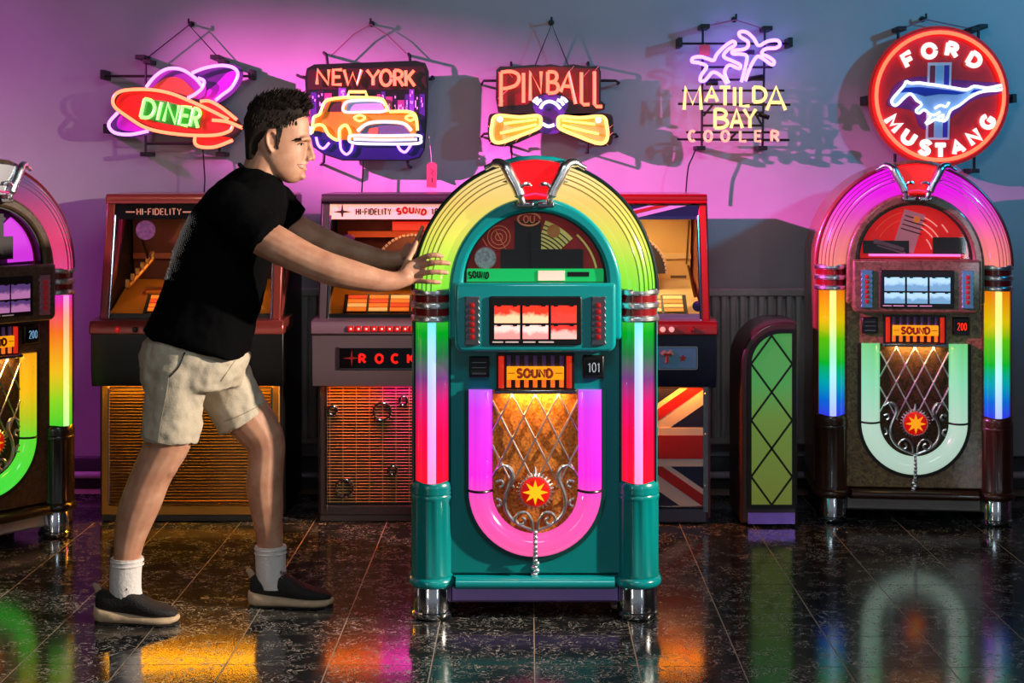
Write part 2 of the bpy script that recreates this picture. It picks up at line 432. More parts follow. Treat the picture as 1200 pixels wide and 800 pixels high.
RADM = pm('radiator_paint', (196, 186, 182), .35, noise=.05)
def radiator(x0, x1, label):
    Y = WALL_Y-.085; z0, z1 = .22, .945
    r = thing('radiator', label, 'radiator', ((x0+x1)/2, Y, z0), 0, 'wall radiators behind the machines')
    h = (x1-x0)/2; H = z1-z0
    obj('back_panel', MB().box(-h, h, .03, .045, 0, H-.02), RADM, r)
    obj('top_rail', MB().box(-h-.006, h+.006, -.012, .06, H-.035, H), RADM, r, bevel=.006)
    obj('bottom_rail', MB().box(-h, h, -.004, .05, 0, .03), RADM, r, bevel=.005)
    p = .0435; n = int((2*h)/p)
    prof = [(-.016, .03), (-.0125, -.004), (-.007, -.008), (.007, -.008), (.0125, -.004), (.016, .03)]
    fm = MB().prism_z(prof, .03, H-.036).mesh('flute')
    for i in range(n):
        f = link('flute', fm, RADM, r); f.location = (-h+p*(i+.5), 0, 0)
    for x in (-h+.12, h-.12):
        obj('wall_bracket', MB().box(x-.02, x+.02, .045, .085, H*.6, H*.75), RADM, r)
    obj('valve', MB().lathe([(0, 0), (.016, 0), (.018, .05), (.014, .06), (0, .06)], (h-.03, .02, -.08)).tube([(h-.03, .02, -.08), (h-.03, .03, -.105)], .009).tube([(h-.03, .02, -.05), (h-.03, .02, .01)], .009), PIPEM, r)
# added spotlight body with flaps, out of view near the ceiling: its flaps trim the pink beam to a band across the wall
def added_spotlight(loc, target, lo, hi):
    L = Vector(loc); d = Vector((target[0]-loc[0], target[1]-loc[1], 0)).normalized(); n = Vector((-d.y, d.x, 0)); up = Vector((0, 0, 1))
    t = thing('added_spotlight', 'added black spotlight out of view with two flaps that trim the pink beam', 'spotlight', loc)
    ax = (d*math.cos(math.radians((lo+hi)/2))-up*math.sin(math.radians((lo+hi)/2)))
    can = MB(); rings = []
    for k, (a, r) in enumerate(((.02, .10), (-.24, .10), (-.25, .085), (-.25, .0), (-.245, .0), (-.24, .09), (.02, .094))):
        c = ax*a; u = ax.cross(n).normalized(); rings.append([c+(n*math.cos(2*PI*q/24)+u*math.sin(2*PI*q/24))*max(r, .001) for q in range(24)])
    can.loft(rings+[rings[0]], cap=False); obj('lamp_can', can, IRON, t)
    for ang, sg in ((lo, 1), (hi, -1)):
        e = math.radians(ang); b0 = d*.45-up*(.45*math.tan(e)); b1 = d*.10+up*(.11*sg)-up*(.10*math.tan(math.radians((lo+hi)/2)))
        q = [b0+n*.55, b0-n*.55, b1-n*.14, b1+n*.14]; off = ax.cross(n).normalized()*.002
        obj('beam_flap', MB().add([p-off for p in q]+[p+off for p in q], [(0, 1, 2, 3), (7, 6, 5, 4), (0, 4, 5, 1), (1, 5, 6, 2), (2, 6, 7, 3), (3, 7, 4, 0)]), IRON, t)
    obj('yoke', MB().tube([n*.12, n*.12+up*.13, -n*.12+up*.13, -n*.12], .008, 8).tube([up*.13, up*(3.3-loc[2])], .012, 8), IRON, t)
added_spotlight((-4.7, 4.9, 3.1), (0.75, 7.25), 13.3, 20.8)
radiator(-1.25, -.35, 'ribbed wall radiator glimpsed in the gap between the two hi-fi jukeboxes')
radiator(.62, 1.75, 'ribbed wall radiator behind the narrow green speaker cabinet')
# ------------------------------------------------------------------ arched jukeboxes
BANDC = pm('band_chrome', (245, 245, 248), .28, 1.0)
REDBAND = pm('red_band', (120, 12, 18), .25, coat=.5)
CHROME_DK = pm('dark_chrome', (150, 150, 155), .2, 1.0)
GOLD = pm('gold_metal', (200, 150, 70), .25, 1.0)
def arch_path(rx, rz, zc, zleg, n=36):
    """left foot of the leg, over the arch, to the right foot"""
    return [(-rx, zleg)]+[(rx*math.cos(math.radians(180-180*i/n)), zc+rz*math.sin(math.radians(180-180*i/n))) for i in range(n+1)]+[(rx, zleg)]
def cloth_mat(name, c0, c1, emit=None, es=0.0, zmid=.6, lamp_ramp=None):
    if name in MATS: return MATS[name]
    m, N, L = _new(name); b = N['Principled BSDF']
    t = N.new('ShaderNodeTexCoord'); n = N.new('ShaderNodeTexNoise'); n.inputs['Scale'].default_value = 120; n.inputs['Detail'].default_value = 4
    r = N.new('ShaderNodeValToRGB'); r.color_ramp.elements[0].position = .35; r.color_ramp.elements[1].position = .65
    r.color_ramp.elements[0].color = lin(c0); r.color_ramp.elements[1].color = lin(c1)
    L.new(t.outputs['Object'], n.inputs['Vector']); L.new(n.outputs['Fac'], r.inputs[0]); L.new(r.outputs[0], b.inputs['Base Color'])
    b.inputs['Roughness'].default_value = .6; b.inputs['Metallic'].default_value = .3
    MATS[name] = m
    return m
def half_section(w, d, n=10, y0=0.0):
    return [(w*math.cos(PI*i/n), y0-d*math.sin(PI*i/n)) for i in range(n+1)]

def jukebox(label, loc, rz, sch):
    K = sch['key']
    J = thing('jukebox', label, 'jukebox', loc, rz, 'arched bubble-tube jukeboxes')
    body, panel, trim = sch['side'], sch['panel'], sch['trim']
    ZC = 1.09
    # --- cabinet shell
    out = arch_path(.414, .438, ZC, .15)
    obj('cabinet', MB().prism(out, .065, .53), body, J, bevel=.012)
    back = arch_path(.37, .40, ZC, .15)
    obj('back_panel', MB().prism(back, .53, .545), BLACK, J)
    # --- lower front
    obj('front_panel', MB().box(-.29, .29, -.004, .035, .15, 1.10), panel, J, bevel=.006)
    # --- glowing arch
    path_o = arch_path(.402, .430, ZC, ZC-.0, 48)[1:-1]; path_i = arch_path(.284, .306, ZC, ZC, 48)[1:-1]
    rings = []; M = 14
    for (ox, oz), (ix, iz) in zip(path_o, path_i):
        ring = []
        for k in range(M+1):
            t = k/M; h = .012+.058*math.sin(PI*min(1, max(0, t)))**.6
            ring.append((ix+(ox-ix)*t, .02-h, iz+(oz-iz)*t))
        ring += [(ox, .06, oz), (ix, .06, iz)]
        rings.append(ring)
    obj('arch_light', MB().loft(rings), sch['arch'], J, 'glowing ribbed plastic arch')
    gm = sch['groove']
    for t in (.50, .64, .76, .88):
        h = .012+.058*math.sin(PI*t)**.6
        obj('arch_groove_shade', MB().tube([(ix+(ox-ix)*t, .0195-h, iz+(oz-iz)*t) for (ox, oz), (ix, iz) in zip(path_o, path_i)], .0022 if t < .9 else .003, 6), gm, J)  # dimmer arcs paint the shade of grooves on the evenly glowing plastic
    obj('arch_edge', MB().tube([(x, .0, z) for x, z in arch_path(.404, .432, ZC, ZC, 48)[1:-1]], .007, 8), sch['edge'], J)
    # --- inner arch frame round the window
    po = arch_path(.285, .309, ZC, .93, 40); pi_ = arch_path(.236, .233, 1.119, 1.119, 40)
    pi_[0] = (-.236, .93); pi_[-1] = (.236, .93)
    obj('window_frame', MB().ring(po, pi_, -.045, .03), trim, J, bevel=.012, seg=3)
    wi = arch_path(.236, .233, 1.119, 1.119, 40)[1:-1]
    wo = arch_path(.228, .226, 1.121, 1.121, 40)[1:-1]
    obj('window_gasket', MB().ring([(x*1.0, z) for x, z in wi], wo, -.03, -.012), BLACK, J)
    # --- window and record mechanism
    obj('backdrop', MB().prism([(x*.99, z) for x, z in arch_path(.232, .229, 1.121, 1.121, 30)[1:-1]], .028, .029), sch['backdrop'], J)
    obj('window_pane', MB().prism(arch_path(.234, .231, 1.12, 1.12, 30)[1:-1], -.016, -.014), PANE, J)
    sch['mech'](J)
    # --- crest
    cz0, cz1 = 1.385, 1.515
    tr = [(-.043, cz0+.008), (.043, cz0+.008), (.056, 1.43), (.088, cz1-.006), (.045, cz1+.004), (0, cz1+.008), (-.045, cz1+.004), (-.088, cz1-.006), (-.056, 1.43)]
    obj('crest', MB().prism(tr, -.082, .01), sch['crest'], J, 'red lit crest', bevel=.006)
    obj('crest_cap', MB().tube([(-.12, -.03, cz1-.008), (-.06, -.055, cz1+.008), (0, -.06, cz1+.0125), (.06, -.055, cz1+.008), (.12, -.03, cz1-.008)], .010, 8), trim, J)
    for sx in (-1, 1):
        claw = [(sx*.165, -.05, 1.495), (sx*.125, -.065, 1.513), (sx*.098, -.082, 1.500), (sx*.078, -.088, 1.462), (sx*.060, -.09, 1.43), (sx*.047, -.09, 1.395), (sx*.043, -.085, 1.378)]
        c = obj('claw', MB().tube(spline(claw, 5), [.008]*4+[.015]*6+[.019]*14+[.012]*7, 10), BANDC, J)
        obj('barb', MB().tube([(sx*.062, -.088, 1.445), (sx*.085, -.08, 1.452), (sx*.108, -.072, 1.45)], [.010, .008, .001], 8), BANDC, c)
        obj('curl', MB().tube(spline([(sx*.052, -.095, 1.42), (sx*.044, -.1, 1.438), (sx*.028, -.1, 1.444), (sx*.014, -.095, 1.437)], 4), [.007]*6+[.008]*5+[.004]*2, 8), BANDC, c)
        obj('toe', MB().box(min(sx*.006, sx*.06), max(sx*.006, sx*.06), -.095, -.05, 1.366, 1.384), CHROME_DK, c, bevel=.004)
    obj('crest_bar', MB().tube([(-.04, -.088, 1.405), (0, -.092, 1.412), (.04, -.088, 1.405)], .003, 6), glow('crest_highlight_'+K, (255, 70, 150), .8), J)
    # --- control panel
    cp = [(-.263, 1.119), (-.263, .925)]+arc(-.236, .922, .027, .027, 180, 270, 6)+arc(.236, .922, .027, .027, 270, 360, 6)+[(.263, .925), (.263, 1.119)]
    obj('control_panel', MB().prism(cp, -.082, .0), trim, J, bevel=.010, seg=3)
    dw, d0, d1 = .151, .918, 1.077
    obj('display_frame', MB().prism(rrect(-dw, dw, d0, d1, .008), -.09, -.078), BLACK, J, bevel=.003)
    cw = .0835
    for r_, (z0, z1) in enumerate(((.990, 1.047), (.938, .983))):
        for c in range(3):
            xc = (c-1)*.0925+.0; hw = cw/2
            o = obj('title_card', MB().box(xc-hw, xc+hw, -.0935, -.0895, z0, z1), sch['cards'][r_*3+c], J)
            for cx_ in (xc-.005-hw/2, xc+.005+hw/2): obj('card_clip', MB().box(cx_-.007, cx_+.007, -.096, -.09, z1-.003, z1+.004), BLACK, o)
    obj('caption_strip', MB().box(-.14, -.105, -.0935, -.089, .926, .930).box(-.098, -.055, -.0935, -.089, .926, .930).box(-.04, .0, -.0935, -.089, .926, .930).box(.01, .06, -.0935, -.089, .926, .930), sch['caption'], J)
    for sx in (-1, 1):
        xc = sx*.206
        pl = [(xc+(.023+.0022*math.sin(i*1.9))*sgn, z) for sgn, rng in ((1, range(0, 25)), (-1, range(24, -1, -1))) for i, z in [(q, .918+.158*q/24) for q in rng]]
        p = obj('button_plate', MB().prism(pl, -.092, -.08), sch['plate'], J, bevel=.002)
        for i in range(6):
            z = .945+i*.0205
            obj('button', MB().lathe([(0, -.006), (.005, -.005), (.0075, 0)], (xc, -.092, z), 10, 'y').box(xc-.008, xc+.008, -.0935, -.09, z-.008, z+.008), sch['button'], p)
    # --- coin slot, marquee, number display
    obj('coin_slot', MB().box(-.218, -.152, -.02, .0, .803, .872), BLACK, J, bevel=.004)
    obj('slot_lip', MB().box(-.208, -.162, -.03, -.018, .815, .82).box(-.208, -.162, -.026, -.018, .835, .838).box(-.208, -.162, -.026, -.018, .852, .855), CHROME_DK, J)
    nd = obj('number_display', MB().box(.158, .228, -.022, .0, .800, .876), BLACK, J, bevel=.005)
    obj('display_glass', MB().box(.168, .218, -.026, -.021, .815, .862), pm('display_black', (8, 8, 12), .1), nd)
    write(nd, 'display_digits', '200' if K != 'teal' else '101', .176, .212, .822, .030, -.027, .0018, sch['digit'], gap=.3)
    obj('marquee_back', MB().box(-.128, .13, -.02, .0, .765, .882), pm('marquee_dark', (30, 12, 8), .4), J)
    for sx in (-1, 1):
        obj('marquee_post', MB().tube([(sx*.112, -.028, .77), (sx*.112, -.028, .874)], .009, 10), sch['redtube'], J)
    for i in range(7):
        x = (i-3)*.029
        obj('marquee_bar', MB().tube([(x, -.026, .772), (x, -.026, .800)], .0075, 8), sch['bar'], J)
        obj('marquee_bar', MB().tube([(x, -.026, .842), (x, -.026, .876)], .0072, 8), sch['bar_dim'], J)
    mp = obj('marquee_plate', MB().box(-.094, .094, -.048, -.03, .799, .842), sch['plate_glow'], J, 'amber lit name plate', bevel=.002)
    write(mp, 'lettering', 'SOUND', -.058, .056, .808, .026, -.049, .0045, sch['plate_text'], gap=.35)
    obj('dash', MB().box(-.09, -.068, -.0495, -.047, .82, .8225).box(.066, .09, -.0495, -.047, .82, .8225), sch['plate_text'], mp)
    obj('marquee_sill', MB().box(-.135, .137, -.045, .0, .752, .766), CHROME_DK, J, bevel=.004)
    # --- U-shaped light and grille
    RO, RI, UZ, UT = .224, .142, .428, .762
    n = 28
    def upath(r): return [(-r, UT)]+[(-r, UT-(UT-UZ)*i/8) for i in range(1, 8)]+[(r*math.cos(math.radians(180+180*i/n)), UZ+r*math.sin(math.radians(180+180*i/n))) for i in range(n+1)]+[(r, UT-(UT-UZ)*i/8) for i in range(7, 0, -1)]+[(r, UT)]
    obj('u_recess_shade', MB().ring(upath(RO+.010), upath(RO-.004), -.012, .0), sch['recess'], J)  # dark ring paints the shade of a recess that isn't cut
    rings = []
    for (ox, oz), (ix, iz) in zip(upath(RO), upath(RI)):
        ring = []
        for k in range(9):
            t = k/8; h = .004+.036*math.sin(PI*t)**.7
            ring.append((ix+(ox-ix)*t, -h, iz+(oz-iz)*t))
        ring += [(ox, .01, oz), (ix, .01, iz)]
        rings.append(ring)
    obj('u_light', MB().loft(rings), sch['u'], J, 'glowing U-shaped light tube')
    for sx in (-1, 1):
        jb = MB()
        jb.tube([(sx*(RI+(RO-RI)*t), -(.006+.036*math.sin(PI*t)**.7), UZ) for t in [i/8 for i in range(9)]], .0045, 8)
        obj('tube_joint', jb, BLACK, J)
    gp = upath(RI)
    obj('grille_cloth', MB().prism(gp, -.010, -.006), sch['cloth'], J, 'lit speaker cloth')
    # lamp behind the marquee that lights the cloth from above
    ld = bpy.data.lights.new('grille_lamp', 'AREA'); ld.shape = 'RECTANGLE'; ld.size = .2; ld.size_y = .03; ld.energy = sch['lamp']; ld.color = (1, .5, .12)
    lo = bpy.data.objects.new('grille_lamp', ld); COL.objects.link(lo); lo.parent = J; lo.location = (0, -.04, .745); lo.rotation_euler = (math.radians(28), 0, 0)
    # lattice: two families of bars clipped to the opening
    def inside(x, z): return abs(x) <= RI and z <= UT and (z >= UZ or x*x+(z-UZ)**2 <= RI*RI)
    slope = 1.95
    for fam in (-1, 1):
        for kk in range(-7, 8):
            pts = []
            for i in range(101):
                x = -RI+2*RI*i/100; z = .60+kk*.149+fam*slope*x
                if inside(x, z) and z > .44: pts.append((x, -.012-.016*math.cos(x/RI*PI/2)-(.003 if fam > 0 else 0), z))
            if len(pts) > 4: obj('lattice_bar', MB().tube(pts[::max(1, len(pts)//10)]+[pts[-1]], .0036, 6), BANDC, J)
    # medallion and scrollwork
    mz = .43
    md = obj('medallion', MB().lathe([(0, -.022), (.03, -.022), (.047, -.018), (.049, -.008), (.049, .0)], (0, -.03, mz), 32, 'y'), pm('medallion_red', (190, 20, 14), .3, emit=(200, 16, 8), es=.55), J, 'red medallion with a yellow star')
    obj('star', MB().prism(star_poly(0, mz, .041, .018, 8), -.056, -.050), pm('star_yellow', (250, 180, 20), .3, emit=(255, 170, 20), es=.7), md)
    tm_ = MB()
    for i in range(28):
        a = 2*PI*i/28; ca, sa = math.cos(a), math.sin(a)
        tm_.tube([(.050*ca, -.044, mz+.050*sa), (.062*ca, -.038, mz+.062*sa)], [.0036, .0026], 6)
    tm_.tube([(.0505*math.cos(2*PI*i/32), -.038, mz+.0505*math.sin(2*PI*i/32)) for i in range(32)], .004, 6, closed=True)
    obj('toothed_ring', tm_, BANDC, md)
    obj('finial', MB().tube([(0, -.035, mz+.055), (0, -.035, mz+.082)], [.009, .002], 8), BANDC, md)
    for sx in (-1, 1):
        a = [(sx*.128, mz+.07), (sx*.105, mz+.085), (sx*.082, mz+.072), (sx*.076, mz+.045), (sx*.090, mz+.01), (sx*.100, mz-.03), (sx*.092, mz-.07), (sx*.062, mz-.105), (sx*.02, mz-.125), (0, mz-.132)]
        obj('scroll', MB().tube([(x, -.03, z) for x, z in spline(a, 4)], [.004]*6+[.008]*8+[.007]*14+[.005]*9, 8), BANDC, J)
        b = [(sx*.008, mz-.125), (sx*.012, mz-.095), (sx*.03, mz-.07), (sx*.055, mz-.072), (sx*.066, mz-.09), (sx*.055, mz-.108), (sx*.038, mz-.105), (sx*.035, mz-.092), (sx*.044, mz-.086)]
        obj('scroll', MB().tube([(x, -.034, z) for x, z in spline(b, 4)], .0052, 8), BANDC, J)
        c = [(sx*.128, mz+.03), (sx*.112, mz+.035), (sx*.106, mz+.02), (sx*.118, mz+.012)]
        obj('scroll', MB().tube([(x, -.03, z) for x, z in spline(c, 4)], .005, 8), BANDC, J)
        d = [(sx*.128, mz-.025), (sx*.116, mz-.03), (sx*.114, mz-.045), (sx*.126, mz-.05)]
        obj('scroll', MB().tube([(x, -.03, z) for x, z in spline(d, 4)], .005, 8), BANDC, J)
    tl = MB()
    for i in range(7): tl.ball((0, -.046+.004*abs(i-3), mz-.138-i*.0155), .0085, .007, .011, 8, 6)
    for i in range(4): tl.ball((.003*(-1)**i, -.012, mz-.245-i*.012), .012, .008, .010, 8, 6)
    obj('tail_ornament', tl, BANDC, J)
    # --- side columns
    for sx in (-1, 1):
        xc = sx*.341
        sec = half_section(.056, .062, 12, .02)
        obj('column_light', MB().prism_z([(xc+a, b) for a, b in sec], .452, .99), sch['col'], J, 'rainbow lit column tube')
        lamp = half_section(.016, .012, 6, -.034)
        obj('column_lamp', MB().prism_z([(xc+a, b) for a, b in lamp], .455, .985), sch['core'], J)
        obj('column_edge', MB().box(xc-.062, xc-.056, -.005, .05, .452, .99).box(xc+.056, xc+.062, -.005, .05, .452, .99), sch['edge'], J)
        for i in range(5):
            z0 = .986+i*.0222; ch = i % 2 == 0
            rr = .074 if ch else .066
            sec = half_section(rr, rr*1.06, 14, .03)
            o = obj('chrome_band' if ch else 'red_band', MB().prism_z([(xc+a, b) for a, b in sec], z0, z0+.0222), BANDC if ch else REDBAND, J, bevel=.006 if ch else 0)
        obj('band_knob', MB().lathe([(0, .05), (.012, .047), (.02, .035), (.021, .02), (.014, .006), (.016, 0)], (xc+sx*.012, -.022, 1.094), 14), CHROME, J)
        # pedestal with flutes
        ang = [PI*i/40 for i in range(41)]
        def sec_p(R, fl):
            q = []
            for a in ang:
                g = fl*(.5+.5*math.cos(a*12))**2; q.append((xc+(R-g)*math.cos(a), .03-(R*1.05-g)*math.sin(a)))
            return q
        rings = []
        for z, R, fl in ((.142, .073, 0), (.150, .073, 0), (.154, .0725, .003), (.395, .0725, .003), (.400, .073, 0), (.408, .075, 0), (.414, .072, 0), (.420, .075, 0), (.428, .072, 0), (.434, .074, 0), (.452, .070, 0), (.459, .064, 0)):
            rings.append([(x, y, z) for x, y in sec_p(R, fl)])
        obj('pedestal', MB().loft(rings), sch['pedestal'], J, sharp=50)
        obj('side_panel', MB().box(xc+sx*.02-.03, xc+sx*.02+.03, .02, .52, .15, 1.0), body, J)
        # feet
        fr = [(.070, 0), (.074, .006), (.074, .018), (.070, .022), (.070, .100), (.066, .106)]
        obj('foot', MB().lathe([(0, 0)]+[(a*.95, b) for a, b in fr]+[(0, .106)], (xc, .03, .004), 28), CHROME, J, 'chrome foot')
        obj('foot', MB().lathe([(0, 0)]+[(a*.9, b) for a, b in fr]+[(0, .106)], (xc, .43, .004), 20), BLACK, J)
    # --- base moulding and kick plate
    def base_outline(e):
        H0 = list(reversed(half_section(.075, .08, 12, .03))); H1 = list(reversed(half_section(.075+e, .08+e, 12, .03)))
        pl = [(-.341+b_[0], b_[1]) for a_, b_ in zip(H0, H1) if a_[0] < .073 or a_[1] < -.02]
        pr = [(.341+b_[0], b_[1]) for a_, b_ in zip(H0, H1) if a_[0] > -.073 or a_[1] < -.02]
        return pl+[(-.262, -.040-e), (.262, -.040-e)]+pr+[(.416+e, .52), (-.416-e, .52)]
    rings = []
    for z, e in ((.106, -.012), (.109, -.002), (.115, .005), (.125, .008), (.135, .005), (.141, -.002), (.145, -.012)):
        rings.append([(x, y, z) for x, y in base_outline(e)])
    obj('base_moulding', MB().loft(rings), sch['moulding'], J, sharp=60)
    obj('kick_plate', MB().prism_x([(.012, .108), (.012, .058), (.02, .050), (.03, .050), (.03, .108)], -.275, .275), sch['kick'], J)
    obj('underside', MB().box(-.38, .38, .06, .50, .075, .106), BLACK, J)
    return J

# ---- teal jukebox contents of the window
def card_mat(name, a, b):
    if name in MATS: return MATS[name]
    m, N, L = _new(name); bs = N['Principled BSDF']
    t = N.new('ShaderNodeTexCoord'); n = N.new('ShaderNodeTexNoise'); n.inputs['Scale'].default_value = 38; n.inputs['Detail'].default_value = 3
    g = N.new('ShaderNodeTexGradient'); mp = N.new('ShaderNodeMapping'); mp.inputs['Rotation'].default_value = (0, math.radians(90), 0)
    r = N.new('ShaderNodeValToRGB'); r.color_ramp.elements[0].position = .44; r.color_ramp.elements[1].position = .58
    r.color_ramp.elements[0].color = lin(a); r.color_ramp.elements[1].color = lin(b)
    sp = N.new('ShaderNodeSeparateXYZ'); L.new(t.outputs['Generated'], sp.inputs[0])
    ad = N.new('ShaderNodeMath'); ad.operation = 'MULTIPLY_ADD'; ad.inputs[1].default_value = .45; L.new(n.outputs['Fac'], ad.inputs[0])
    mu = N.new('ShaderNodeMath'); mu.operation = 'MULTIPLY'; mu.inputs[1].default_value = .55; L.new(sp.outputs[2], mu.inputs[0]); L.new(mu.outputs[0], ad.inputs[2])
    L.new(t.outputs['Object'], n.inputs['Vector']); L.new(ad.outputs[0], r.inputs[0])
    L.new(r.outputs[0], bs.inputs['Base Color']); L.new(r.outputs[0], bs.inputs['Emission Color']); bs.inputs['Emission Strength'].default_value = .75
    bs.inputs['Roughness'].default_value = .3
    MATS[name] = m
    return m
def scratch_disc(name, a, b):
    return pm(name, a, .4, noise=.8, nscale=90, emit=b, es=.25)
def mech_teal(J):
    z0 = 1.121
    obj('lit_rail', MB().box(-.226, .226, -.03, -.012, z0, z0+.042), pm('green_rail', (10, 150, 80), .35, emit=(12, 165, 80), es=.6), J, 'green lit rail under the window')
    write(J, 'rail_lettering', 'SOUND', -.216, -.156, z0+.010, .020, -.032, .0026, BLACK, gap=.4, arch=.25)
    obj('rail_card', MB().box(.010, .098, -.034, -.03, z0+.004, z0+.036), pm('paper_pink', (255, 205, 190), .6, emit=(255, 190, 175), es=.35), J)
    obj('rail_slot', MB().box(.106, .178, -.033, -.03, z0+.017, z0+.032), BLACK, J)
    obj('record_bay', MB().box(-.115, .16, .0, .025, z0+.04, z0+.105), pm('bay_dark', (22, 17, 14), .4, noise=.4, nscale=40), J)
    obj('record_tower', MB().box(-.068, .02, .005, .022, z0+.10, z0+.20), pm('tower_dark', (16, 12, 10), .4), J)
    obj('spindle', MB().tube([(-.02, -.005, z0+.045), (-.02, -.005, z0+.165)], [.006, .003], 8), CHROME, J)
    obj('cd_badge', MB().lathe([(0, -.004), (.036, -.004), (.036, .004)], (-.165, -.0, z0+.076), 30, 'y'), pm('badge_grey', (150, 160, 165), .4, noise=.7, nscale=110, emit=(110, 120, 120), es=.3), J, 'round grey badge')
    obj('badge_ring', MB().tube([(-.165+.036*math.cos(2*PI*i/30), -.003, z0+.076+.036*math.sin(2*PI*i/30)) for i in range(30)], .002, 6, closed=True), pm('ring_pink', (200, 120, 120), .3), J)
    cr = pm('print_cream', (200, 190, 110), .5, emit=(190, 180, 90), es=.35)
    ln = pm('print_line', (190, 120, 80), .5, emit=(190, 110, 70), es=.35)
    dk = pm('print_dark', (30, 30, 14), .5)
    # printed fan of bars on the red backdrop
    def fan(r0, r1, a0, a1, cx=-.03, cz=z0+.0, y=.018, th=.003):
        return MB().ring(arc(cx, cz, r1, r1, a0, a1, 14), arc(cx, cz, r0, r0, a0, a1, 14), y, y+th)
    obj('printed_fan', fan(.10, .21, 42, 72), cr, J)
    for r in (.128, .14, .152, .164, .178, .192): obj('fan_line', fan(r, r+.004, 42, 72, y=.015), dk, J)
    obj('printed_sun', MB().lathe([(0, -.002), (.022, -.002), (.022, .003)], (.062, .013, z0+.165), 20, 'y'), pm('print_ochre', (170, 110, 50), .5, emit=(150, 95, 40), es=.3), J)
    obj('printed_arc', MB().ring(arc(0, z0, .212, .209, 12, 48, 12), arc(0, z0, .205, .202, 12, 48, 12), .014, .017), cr, J)
    for r in (.012, .026, .038):
        obj('printed_circle', MB().tube([(-.12+r*math.cos(2*PI*i/24), .02, z0+.145+r*math.sin(2*PI*i/24)) for i in range(24)], .0015, 5, closed=True), ln, J)
    obj('printed_line', MB().tube([(-.13, .02, z0+.165), (-.095, .02, z0+.10)], .0016, 5).tube([(-.175, .02, z0+.14), (-.16, .02, z0+.115)], .0016, 5), ln, J)
    obj('emblem', MB().ring(arc(-.02, z0+.205, .04, .024, 0, 345, 20), arc(-.02, z0+.205, .034, .018, 0, 345, 20), -.002, .003), ln, J)
    write(J, 'emblem_mark', 'OU', -.038, -.002, z0+.194, .022, 0, .002, ln, gap=.3)
def mech_red(J):
    z0 = 1.121
    obj('lit_rail', MB().box(-.19, .19, -.02, -.012, z0+.010, z0+.020), glow('rail_pink', (255, 120, 215), 1.1), J, 'pink lit rail')
    obj('record_bay', MB().box(.08, .215, .0, .02, z0+.02, z0+.09), pm('bay_maroon', (40, 8, 18), .4), J)
    obj('record_shelf', MB().box(-.21, -.02, .0, .02, z0+.02, z0+.075), pm('bay_plum', (30, 10, 24), .4), J)
    pg = pm('print_mauve', (205, 130, 150), .5, emit=(200, 110, 130), es=.35)
    obj('song_sheet', MB().obox((-.02, .008, z0+.115), (.045, .002, .085), Matrix.Rotation(math.radians(17), 3, 'Y')), pg, J)
    for i in range(4):
        obj('sheet_line', MB().obox((-.01+.006*i, .005, z0+.115+.018*i), (.045, .001, .0025), Matrix.Rotation(math.radians(17), 3, 'Y')), pm('sheet_dark', (90, 20, 40), .5), J)
    obj('tone_arm', MB().obox((-.105, -.002, z0+.055), (.065, .006, .010), Matrix.Rotation(math.radians(17), 3, 'Y')).obox((-.095, -.002, z0+.04), (.06, .006, .006), Matrix.Rotation(math.radians(17), 3, 'Y')), pm('arm_mauve', (150, 100, 115), .3, .6), J)
    wl = pm('print_white_line', (255, 190, 180), .4, emit=(255, 170, 160), es=.6)
    for r, a0, a1 in ((.11, 15, 40), (.135, 30, 62), (.155, 20, 66), (.18, 44, 68), (.2, 30, 42)):
        obj('printed_line', MB().tube([(x-.03, .02, z) for x, z in arc(0, z0+.01, r, r, a0, a1, 10)], .0026, 6), wl, J)
    for r, a0, a1 in ((.16, 110, 150), (.19, 105, 145)):
        obj('printed_line', MB().tube([(x, .02, z) for x, z in arc(0, z0+.01, r, r, a0, a1, 10)], .0016, 6), pm('print_orange', (230, 90, 50), .4, emit=(230, 80, 40), es=.5), J)
    obj('printed_note', MB().lathe([(0, -.002), (.014, -.002), (.014, .003)], (.012, .004, z0+.165), 14, 'y'), pm('print_amber', (230, 130, 50), .5, emit=(230, 110, 40), es=.5), J)
def mech_plum(J):
    z0 = 1.121
    obj('record_bay', MB().box(-.21, .12, .0, .02, z0+.02, z0+.11), pm('bay_plum', (30, 10, 24), .4), J)
    obj('record_tower', MB().box(-.1, .08, .004, .02, z0+.11, z0+.2), pm('tower_dark', (16, 12, 10), .4), J)
    obj('lit_fan', MB().ring(arc(0, z0, .222, .219, 2, 58, 14), arc(-.02, z0, .125, .15, 2, 58, 14), .012, .016), glow('fan_magenta', (225, 60, 235), .9), J, 'magenta lit glass wedge')
    obj('tone_arm', MB().obox((-.02, -.004, z0+.06), (.09, .006, .008), Matrix.Rotation(math.radians(8), 3, 'Y')), CHROME_DK, J)

